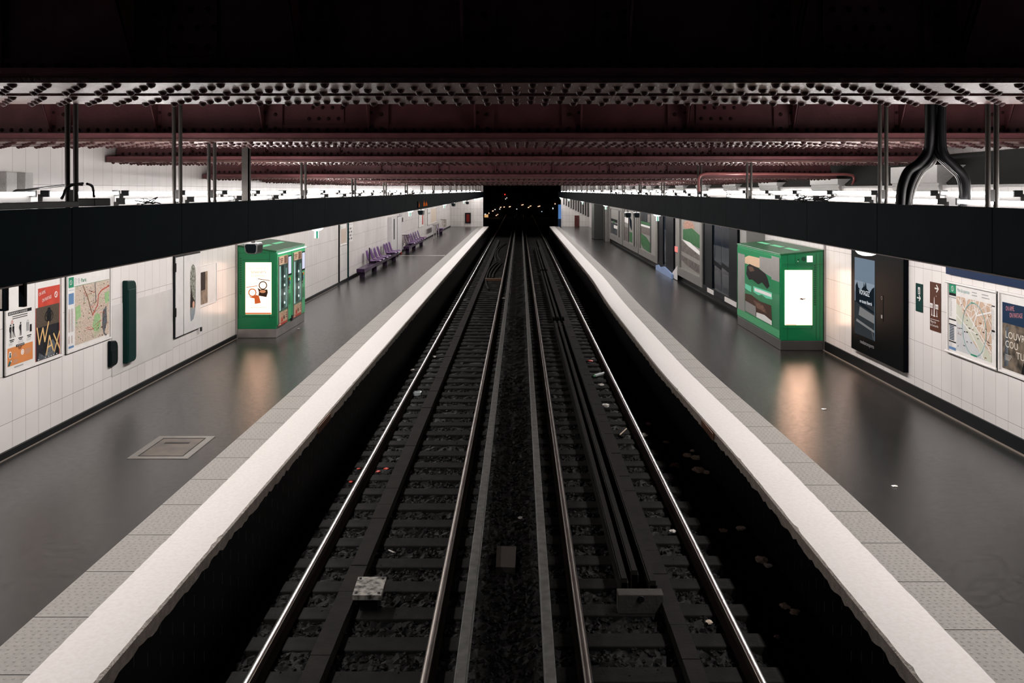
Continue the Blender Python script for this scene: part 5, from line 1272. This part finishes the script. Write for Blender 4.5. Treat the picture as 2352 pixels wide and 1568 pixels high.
# lamps on the dark wall closing the view down the tunnel
em('lamp_warm', (1.0, 0.52, 0.30), 3.0); em('lamp_cold', (0.75, 0.88, 1.0), 2.0); em('lamp_red', (1.0, 0.03, 0.015), 3.0); em('lamp_white', (1.0, .85, .75), 4.0); em('lamp_yellow', (.75, .42, .17), .9)
TL = [(1159.8, 446.5, .20, .20, 'lamp_red', 'red signal light high in the dark tunnel'), (1161.3, 456.7, .11, .11, 'lamp_white', 'white light just below the red signal, lower of two'), (1164, 454.3, .11, .11, 'lamp_white', 'white light just below the red signal, upper of two'),
      (1150, 476, .26, .13, 'lamp_warm', 'warm lamp in the tunnel, second left of the red signal line'), (1158, 475.3, .26, .12, 'lamp_warm', 'warm lamp in the tunnel almost straight below the red signal'), (1171, 474.6, .34, .13, 'lamp_warm', 'warm lamp in the tunnel, right of the red signal line'),
      (1200, 470.4, .44, .10, 'lamp_warm', 'long warm lamp at the middle of the tunnel, highest of its arc'), (1214, 476.2, .26, .13, 'lamp_warm', 'shorter warm lamp of the close pair right of the tunnel middle'), (1218.4, 473, .34, .10, 'lamp_warm', 'longer warm lamp of the close pair right of the tunnel middle'),
      (1238, 473.6, .50, .10, 'lamp_warm', 'widest warm lamp at the right of the tunnel arc'), (1187, 480, .16, .11, 'lamp_cold', 'small cold blue white light at the tunnel middle'), (1244.5, 485.7, .15, .10, 'lamp_cold', 'small cold light at the right of the tunnel'),
      (1270, 478.5, .14, .30, 'lamp_cold', 'cold upright light near the blue panel'), (1275, 468, .15, .20, 'lamp_warm', 'small orange light above the blue panel post'), (1137, 481, .17, .12, 'lamp_white', 'small white light at the left of the tunnel arc'),
      (1132, 484.3, .26, .14, 'lamp_warm', 'warm lamp at the left of the tunnel, above the lower pair'), (1148, 479.8, .16, .10, 'lamp_white', 'faint white light beside the left warm lamps'), (1123, 489.5, .10, .24, 'lamp_warm', 'thin warm upright light at the far left of the tunnel'),
      (1140, 494.6, .22, .12, 'lamp_warm', 'warm reflection-like lamp low at the left, left one'), (1143, 492.4, .20, .09, 'lamp_warm', 'warm reflection-like lamp low at the left, right one'), (1114.5, 491.5, .28, .10, 'lamp_cold', 'cold light on top of the yellow lit notice')]
for px, py, w, h, m, l in TL:
    c = P(px, py, 149.9)
    tag(MB().lathe((0, 0, 0), [], 3).build('x', MATS[m]) if False else MB().prism([(c.x+w/2*math.cos(2*PI*i/10), c.z+h/2*math.sin(2*PI*i/10)+(math.cos(2*PI*i/10)*w*.12 if w > h*1.5 else 0)) for i in range(10)], 'Y', 149.85, 149.998).build('tunnel_lamp', MATS[m]), l, 'lamp', 'lights in the dark tunnel')
c0, c1 = P(1112.6, 499, 149.9), P(1121.4, 492.4, 149.9)
tag(MB().box(c0.x, c1.x, 149.86, 149.998, c0.z, c1.z).build('lit_notice', MATS['lamp_yellow']), 'yellow lit notice at the left of the tunnel mouth', 'sign')

# ================================================================= shop displays on the right platform
SX = 5.80
pm('case_black', (0.0025, 0.0035, 0.005), rough=.45, spec=.06); pm('case_grey', (0.17, 0.163, 0.15), rough=.5, spec=.15, noise=(2, .6), col2=(.14, .135, .125)); pm('pilaster_dark', (0.03, 0.031, 0.03), rough=.5, spec=.1)
pm('pane_blue', (0.006, 0.014, 0.025), rough=.15, spec=.35, noise=(1.2, 1.0), col2=(0.003, .005, .008)); pm('pane_grey', (0.055, 0.066, 0.074), rough=.18, noise=(5, .9), col2=(.018, .022, .028))
pm('hair', (0.16, 0.065, 0.04), rough=.4, noise=(14, 1.0), col2=(.5, .27, .19)); pm('leaf_green', (0.012, 0.085, 0.028), rough=.45, spec=.1, noise=(6, .9), col2=(.05, .13, .05)); pm('rock', (0.14, 0.115, 0.10), rough=.5, noise=(7, 1.0), col2=(.03, .028, .03))
pm('sheet_pale', (0.22, 0.21, 0.195), rough=.4, noise=(3, .5)); pm('pale_blue', (0.23, 0.33, 0.55), rough=.35)
def case(y0, y1, z0, z1, frame, label, dep=.07, w=.10):
    t = thing('display_case', label, 'display', (SX, (y0+y1)/2, z0))
    b = MB(); xi, xo = SX-.001, SX-dep
    for q in ((y0, y1, z0, z0+w), (y0, y1, z1-w, z1), (y0, y0+w, z0+w, z1-w), (y1-w, y1, z0+w, z1-w)): b.box(xi, xo, *q)
    b.build('frame', MATS[frame], t, bevel=.006)
    return t
def pane(t, y0, y1, z0, z1, mats, draw=None, name='picture', lift=.012):
    S = Sheet((SX-lift, y1, z1), RU, y1-y0, z1-z0, mats, .008)
    if draw: draw(S, y1-y0, z1-z0)
    return S.build(name, t)
# A black, with two tall panes
t = case(22.95, 27.3, .22, 2.72, 'case_black', 'large black display case with tall panes beside the right kiosk', w=.14)
MB().box(SX-.001, SX-.05, 22.98, 23.95, .3, 2.66).build('side_panel', MATS['case_black'], t); MB().box(SX-.001, SX-.05, 26.05, 27.2, .3, 2.66).build('side_panel', MATS['case_black'], t)
def dA(S, w, h):
    S.poly([(0, .0), (w, .0), (w, .30), (w*.5, .22), (0, .12)], 'pane_grey'); S.poly([(0, .12), (w*.5, .22), (w, .34), (w, .40), (w*.5, .27), (0, .16)], 'sheet_pale', 2)
    S.rect(0, h*.42, w, h*.62, 'pane_grey'); S.poly([(0, h*.62), (w, h*.66), (w, h*.72), (0, h*.68)], 'case_black', 2); S.rect(w*.1, h*.75, w*.95, h*.92, 'pane_grey', 2)
pane(t, 25.02, 26.0, .36, 2.62, ['pane_blue', 'pane_grey', 'sheet_pale', 'case_black'], dA, 'left_pane'); pane(t, 23.98, 24.95, .36, 2.62, ['pane_blue', 'pane_grey', 'sheet_pale', 'case_black'], dA, 'right_pane')
for ya, yb, l in ((25.7, 26.55, 'farther'), (22.98, 24.3, 'nearer')):
    tag(MB().box(SX-.001, SX-.03, ya, yb, .21 if ya > 25 else .10, .215 if ya > 99 else .32).build('white_board', MATS['frame_white']) if False else MB().box(SX-.075, SX-.09, ya, yb, .20, .33).build('white_board', MATS['frame_white']), f'white board under the large black display case, {l} of two', 'board')
# B pale, with tall poster
t = case(27.45, 31.6, .22, 2.62, 'case_grey', 'pale display case with a brown, green and grey poster', w=.30)
def dB(S, w, h):
    S.disc(w*.42, h*.13, w*.30, 'hair', 1, ry=h*.10); S.poly([(w*.1, h*.22), (w*.6, h*.16), (w, h*.26), (w, h*.5), (w*.1, h*.42)], 'leaf_green', 2)
    S.poly([(w*.05, h*.42), (w*.5, h*.44), (w, h*.55), (w, h*.62), (w*.4, h*.52)], 'sign_white', 3); S.poly([(0, h*.44), (w*.4, h*.52), (w, h*.62), (w, h*.72), (0, h*.66)], 'rock', 4); S.poly([(0, h*.74), (w, h*.80), (w, h*.97), (w*.3, h*.90), (0, h*.84)], 'rock', 3)
pane(t, 27.95, 31.2, .52, 2.30, ['sheet_pale', 'hair', 'leaf_green', 'sign_white', 'rock'], dB, 'poster')
# C black, narrow pane; lit red sign
t = case(32.5, 36.2, .22, 2.62, 'case_black', 'narrow black display case left of the pale poster case', w=.10)
MB().box(SX-.001, SX-.05, 32.6, 34.3, .3, 2.52).build('side_panel', MATS['case_black'], t); MB().box(SX-.001, SX-.05, 35.0, 36.1, .3, 2.52).build('side_panel', MATS['case_black'], t)
pane(t, 34.3, 35.0, .32, 2.5, ['pane_blue', 'pane_grey'], lambda S, w, h: S.rect(w*.2, h*.35, w*.8, h*.95, 'pane_grey'), 'pane')
tag(MB().box(SX-.001, SX-.05, 31.75, 32.35, 1.02, 1.22).build('lit_sign', em('pink_lit', (1.0, .30, .27), .9), bevel=.005), 'small glowing pink sign between the pale and the narrow black case', 'sign')
# D pale with green poster
t = case(36.4, 42.0, .22, 2.6, 'case_grey', 'pale display case with a green meadow poster', w=.30)
MB().box(SX-.001, SX-.08, 36.7, 37.9, .5, 2.3).build('side_panel', MATS['sheet_pale'], t)
def dD(S, w, h):
    S.rect(0, 0, w, h*.34, 'pane_grey'); S.rect(w*.05, h*.06, w*.35, h*.26, 'case_black', 2); S.rect(w*.6, h*.05, w*.9, h*.25, 'rock', 2); S.rect(0, h*.26, w*.85, h*.33, 'leaf_green', 3); S.rect(0, h*.34, w*.8, h*.39, 'sign_white', 3); S.rect(0, h*.39, w*.8, h*.58, 'rock', 1)
    S.poly([(0, h*.58), (w*.5, h*.64), (w*.8, h*.75), (w*.8, h), (w*.2, h*.96), (0, h*.84)], 'leaf_green', 3); S.rect(w*.8, 0, w, h, 'pilaster_dark', 4)
pane(t, 38.0, 41.6, .5, 2.3, ['sheet_pale', 'pane_grey', 'case_black', 'rock', 'leaf_green', 'sign_white', 'pilaster_dark'], dD, 'poster')
# E striped front with white and dark bottles
t = case(42.3, 48.4, .22, 2.55, 'case_grey', 'striped pale display case left of the green meadow poster', w=.30)
for y, m in ((42.8, 'sheet_pale'), (43.3, 'pilaster_dark'), (43.8, 'sheet_pale')): MB().box(SX-.001, SX-.09, y, y+.36, .5, 2.25).build('upright_bar', MATS[m], t)
def dE(S, w, h):
    S.rect(0, h*.55, w*.4, h, 'rock'); S.poly([(0, h*.25), (w*.3, h*.15), (w*.5, h*.3), (w*.45, h*.42), (0, h*.4)], 'sign_white', 2); S.rect(w*.42, h*.12, w*.52, h, 'case_black', 3); S.poly([(w*.52, h*.15), (w*.8, h*.3), (w*.85, h*.6), (w*.6, h*.5)], 'pane_blue', 2); S.rect(w*.55, h*.65, w*.9, h*.95, 'leaf_green', 1); S.rect(w*.90, 0, w, h, 'pilaster_dark', 2)
pane(t, 44.3, 48.1, .5, 2.25, ['sheet_pale', 'rock', 'sign_white', 'case_black', 'pane_blue', 'leaf_green', 'pilaster_dark'], dE, 'poster')
# F farthest
t = case(48.8, 55.6, .22, 2.5, 'case_grey', 'farthest pale display case, next to the grey pier', w=.35)
for y, m in ((49.2, 'sheet_pale'), (49.9, 'pilaster_dark'), (50.5, 'sheet_pale')): MB().box(SX-.001, SX-.09, y, y+.5, .6, 2.1).build('upright_bar', MATS[m], t)
def dF(S, w, h):
    S.rect(0, h*.38, w, h*.5, 'case_black', 2); S.rect(w*.3, h*.45, w*.5, h*.55, 'leaf_green', 3); S.rect(0, h*.55, w, h, 'pane_grey'); S.rect(w*.4, h*.62, w*.95, h*.75, 'sign_white', 2)
pane(t, 51.3, 55.2, .6, 2.1, ['sheet_pale', 'case_black', 'leaf_green', 'pane_grey', 'sign_white'], dF, 'poster')
for px, l in ((56.0, 'nearer'), (57.2, 'farther')):
    tag(MB().box(SX-.001, SX-.25, px, px+.5, 0, 2.9).build('pilaster', MATS['cove_dark' if px > 57 else 'case_grey']), f'narrow upright pilaster between the farthest display case and the grey pier, {l} of two', 'pilaster')
# pale blue sheet on the plinth
b = MB().prism([(32.4, .0), (34.9, .0), (34.9, .22), (34.2, .30), (32.4, .17)], 'X', SX-.16, SX-.09).prism([(34.9, .0), (36.3, .0), (36.3, .17), (35.7, .24), (34.9, .12)], 'X', SX-.14, SX-.09)
tag(b.build('folded_sheet', MATS['pale_blue']), 'pale blue folded sheet leaning against the plinth below the narrow black case', 'sheet')
b = MB().prism([(31.7, .02), (33.2, .02), (31.7, .55)], 'X', SX-.075, SX-.06)
tag(b.build('white_board', MATS['frame_white']), 'white triangular board behind the pale blue sheet', 'board')

# ================================================================= on the floors
p = [(-4.815, 10.67), (-4.07, 10.67), (-4.07, 11.65), (-4.82, 11.65)]
t = thing('access_cover', 'square metal access cover set in the left platform floor', 'cover', (-4.44, 11.16, 0))
pm('cover_frame', (0.155, 0.145, 0.132), rough=.55, noise=(9, .5)); pm('cover_plate', (0.105, 0.088, 0.073), rough=.5, noise=(5, .9), col2=(.06, .054, .05))
b = MB()
for q in ((-4.82, -4.07, 10.67, 10.76), (-4.82, -4.07, 11.56, 11.65), (-4.82, -4.73, 10.76, 11.56), (-4.16, -4.07, 10.76, 11.56)): b.box(*q, 0.0, 0.005)
b.build('cover_frame', MATS['cover_frame'], t); MB().box(-4.71, -4.18, 10.79, 11.53, 0, 0.004).build('plate', MATS['cover_plate'], t)
MB().box(-4.62, -4.30, 11.30, 11.36, .004, .006).build('lifting_slot', MATS['black_iron'], t)
for side, y0, y1 in (('left', 12.15, 12.95), ('right', 11.85, 12.6)):
    x = -2.83 if side == 'left' else 2.68+rdx(12.2); s = 1 if side == 'left' else -1
    tag(MB().box(x+s*.012, x+s*.018, y0, y1, -.115, -.02).build('edge_plate', pm('plate_rust', (0.17, 0.07, 0.035), rough=.5, noise=(12, .6))), f'rusty orange plate on the {side} platform edge face', 'plate')

pm('litter_white', (0.75, 0.72, 0.68), rough=.6, noise=(30, .6), col2=(.42, .38, .34)); pm('litter_tan', (0.72, 0.58, 0.46), rough=.7, noise=(25, .7)); pm('litter_red', (0.55, 0.035, 0.015), rough=.4); pm('litter_green', (0.12, 0.32, 0.16), rough=.4); pm('litter_clear', (0.50, 0.56, 0.56), rough=.2)
LT = [(996, 820, -1.03, .045, 'litter_white', 'white crumpled scrap left of the plank in the left track, farther up'), (947.5, 851, -1.05, .05, 'litter_white', 'white scrap on the ballast left of the left outer rail'), (824, 1077, -1.05, .03, 'litter_red', 'red scrap beside the left outer rail, on its left'),
      (887, 1078, -1.05, .035, 'litter_red', 'red scrap between left outer rail and plank, right one'), (868, 1084, -1.05, .03, 'litter_red', 'red scrap between left outer rail and plank, left one'), (806, 1107, -1.05, .028, 'litter_red', 'red scrap at the left of the outer rail, nearest to the camera'),
      (1156, 686, -1.03, .07, 'litter_white', 'white crumpled cup beside the left conductor rail'), (1356, 830, -1.02, .055, 'litter_red', 'orange red scrap near the right outer rail'), (1381, 885, -1.02, .05, 'litter_white', 'white scrap on a sleeper of the right track, below the bottle'),
      (1391, 933, -1.02, .07, 'litter_white', 'white crumpled paper beside the right plank cover'), (1480, 1002, -1.05, .065, 'litter_white', 'white wrapper against the right outer rail'), (1195, 1190, -1.06, .028, 'litter_white', 'small white scrap between the two conductor rails'),
      (1447, 933, -1.15, .05, 'litter_white', 'white scrap just right of the right outer rail'), (1488, 975, -1.2, .05, 'litter_tan', 'tan scrap in the right gutter, farther than the pair'), (1530, 1017, -1.2, .05, 'litter_white', 'white scrap alone in the right gutter'), (1579, 1047, -1.2, .06, 'litter_tan', 'tan crumpled wrapper in the right gutter, left of the trio'),
      (1600, 1053, -1.2, .07, 'litter_tan', 'tan crumpled wrapper in the right gutter, right of the trio'), (1592, 1036, -1.2, .04, 'litter_tan', 'small tan scrap in the right gutter, top of the trio'), (1604, 1082, -1.2, .085, 'litter_tan', 'largest crumpled paper in the right gutter, below the trio'), (1551, 1071, -1.2, .07, 'litter_tan', 'dull scrap in the right gutter, left of the largest paper'),
      (1622, 1086, -1.2, .05, 'litter_tan', 'tan strip right of the largest gutter paper'), (1748, 1288, -1.2, .06, 'litter_tan', 'crumpled tan paper in the near right gutter, upper of two'), (1763, 1300, -1.2, .04, 'litter_white', 'small scrap in the near right gutter, lower of two'), (1803, 1395, -1.2, .05, 'litter_tan', 'pale curl of paper in the near right gutter, above the cup lid'),
      (1785, 1464, -1.2, .028, 'litter_white', 'small white scrap in the right gutter, nearest to the camera'), (1662, 1220, -1.2, .045, 'litter_tan', 'flat tan scrap in the right gutter, left of its neighbour strip'), (1702, 1216, -1.2, .05, 'litter_tan', 'flat tan strip in the right gutter, right of its neighbour'), (1826, 1408, -1.2, .045, 'litter_tan', 'dull scrap in the near right gutter close to the platform'),
      (1546, 1221, -1.02, .035, 'litter_white', 'white scrap on a sleeper right of the right plank cover'), (1628, 1430, -1.04, .03, 'litter_tan', 'tan scrap between the right plank cover and the outer rail')]
for i, (px, py, z, r, m, l) in enumerate(LT):
    c = fl(px, py, z); c.z = z
    tag(MB().blob((c.x, c.y, z+r*.32), r, i+5, (1.15, 1.3, .42), .32).build('litter_scrap', MATS[m]), l, 'litter', 'litter on the tracks')
for px, py, l, m in ((2055, 1117, 'small white scrap on the right platform floor', 'litter_white'), (1893, 940, 'tiny pale scrap on the warm reflection on the right platform', 'litter_white'), (869, 789, 'small pale scrap on the left platform near the kiosk', 'litter_tan') if False else (686, 755, 'tiny pale scrap on the floor right of the left kiosk', 'litter_white')):
    c = fl(px, py, 0); tag(MB().blob((c.x, c.y, .006), .028, px, (1.2, .8, .3), .3).build('litter_scrap', MATS[m]), l, 'litter', 'litter on the platforms')
c = fl(958, 906, -1.03)
t = thing('plastic_tray', 'clear plastic tray lying left of the plank in the left track', 'litter', (c.x, c.y, -1.04))
MB().box(c.x-.085, c.x+.085, c.y-.06, c.y+.10, -1.04, -1.02).build('base', MATS['litter_clear'], t); b = MB()
for q in ((-.085, -.072, -.06, .10), (.072, .085, -.06, .10), (-.072, .072, -.06, -.047), (-.072, .072, .087, .10)): b.box(c.x+q[0], c.x+q[1], c.y+q[2], c.y+q[3], -1.02, -.975)
b.build('rim', MATS['litter_clear'], t)
a, c = fl(1366, 863, -1.0), fl(1388, 857, -1.0)
t = thing('crushed_bottle', 'crushed clear plastic bottle with green cap in the right track', 'litter', (a.x, a.y, -1.02))
MB().cyl(a, c, .035, 10).build('bottle_body', MATS['litter_clear'], t); MB().cyl(a+(a-c).normalized()*.06, a, .014, 8, r2=.033).build('neck', MATS['litter_green'], t)
a, c = fl(1424, 998, -1.01), fl(1439, 984, -1.01)
tag(MB().cyl(a, c, .012, 6).build('wooden_stick', MATS['litter_tan']), 'thin wooden stick lying on the sleepers of the right track', 'litter', 'litter on the tracks')
a, c = fl(893, 1263, -1.05), fl(908, 1270, -1.05)
tag(MB().cyl(a, c, .009, 6).build('white_stick', MATS['litter_white']), 'white plastic stick on the ballast of the near left track', 'litter', 'litter on the tracks')
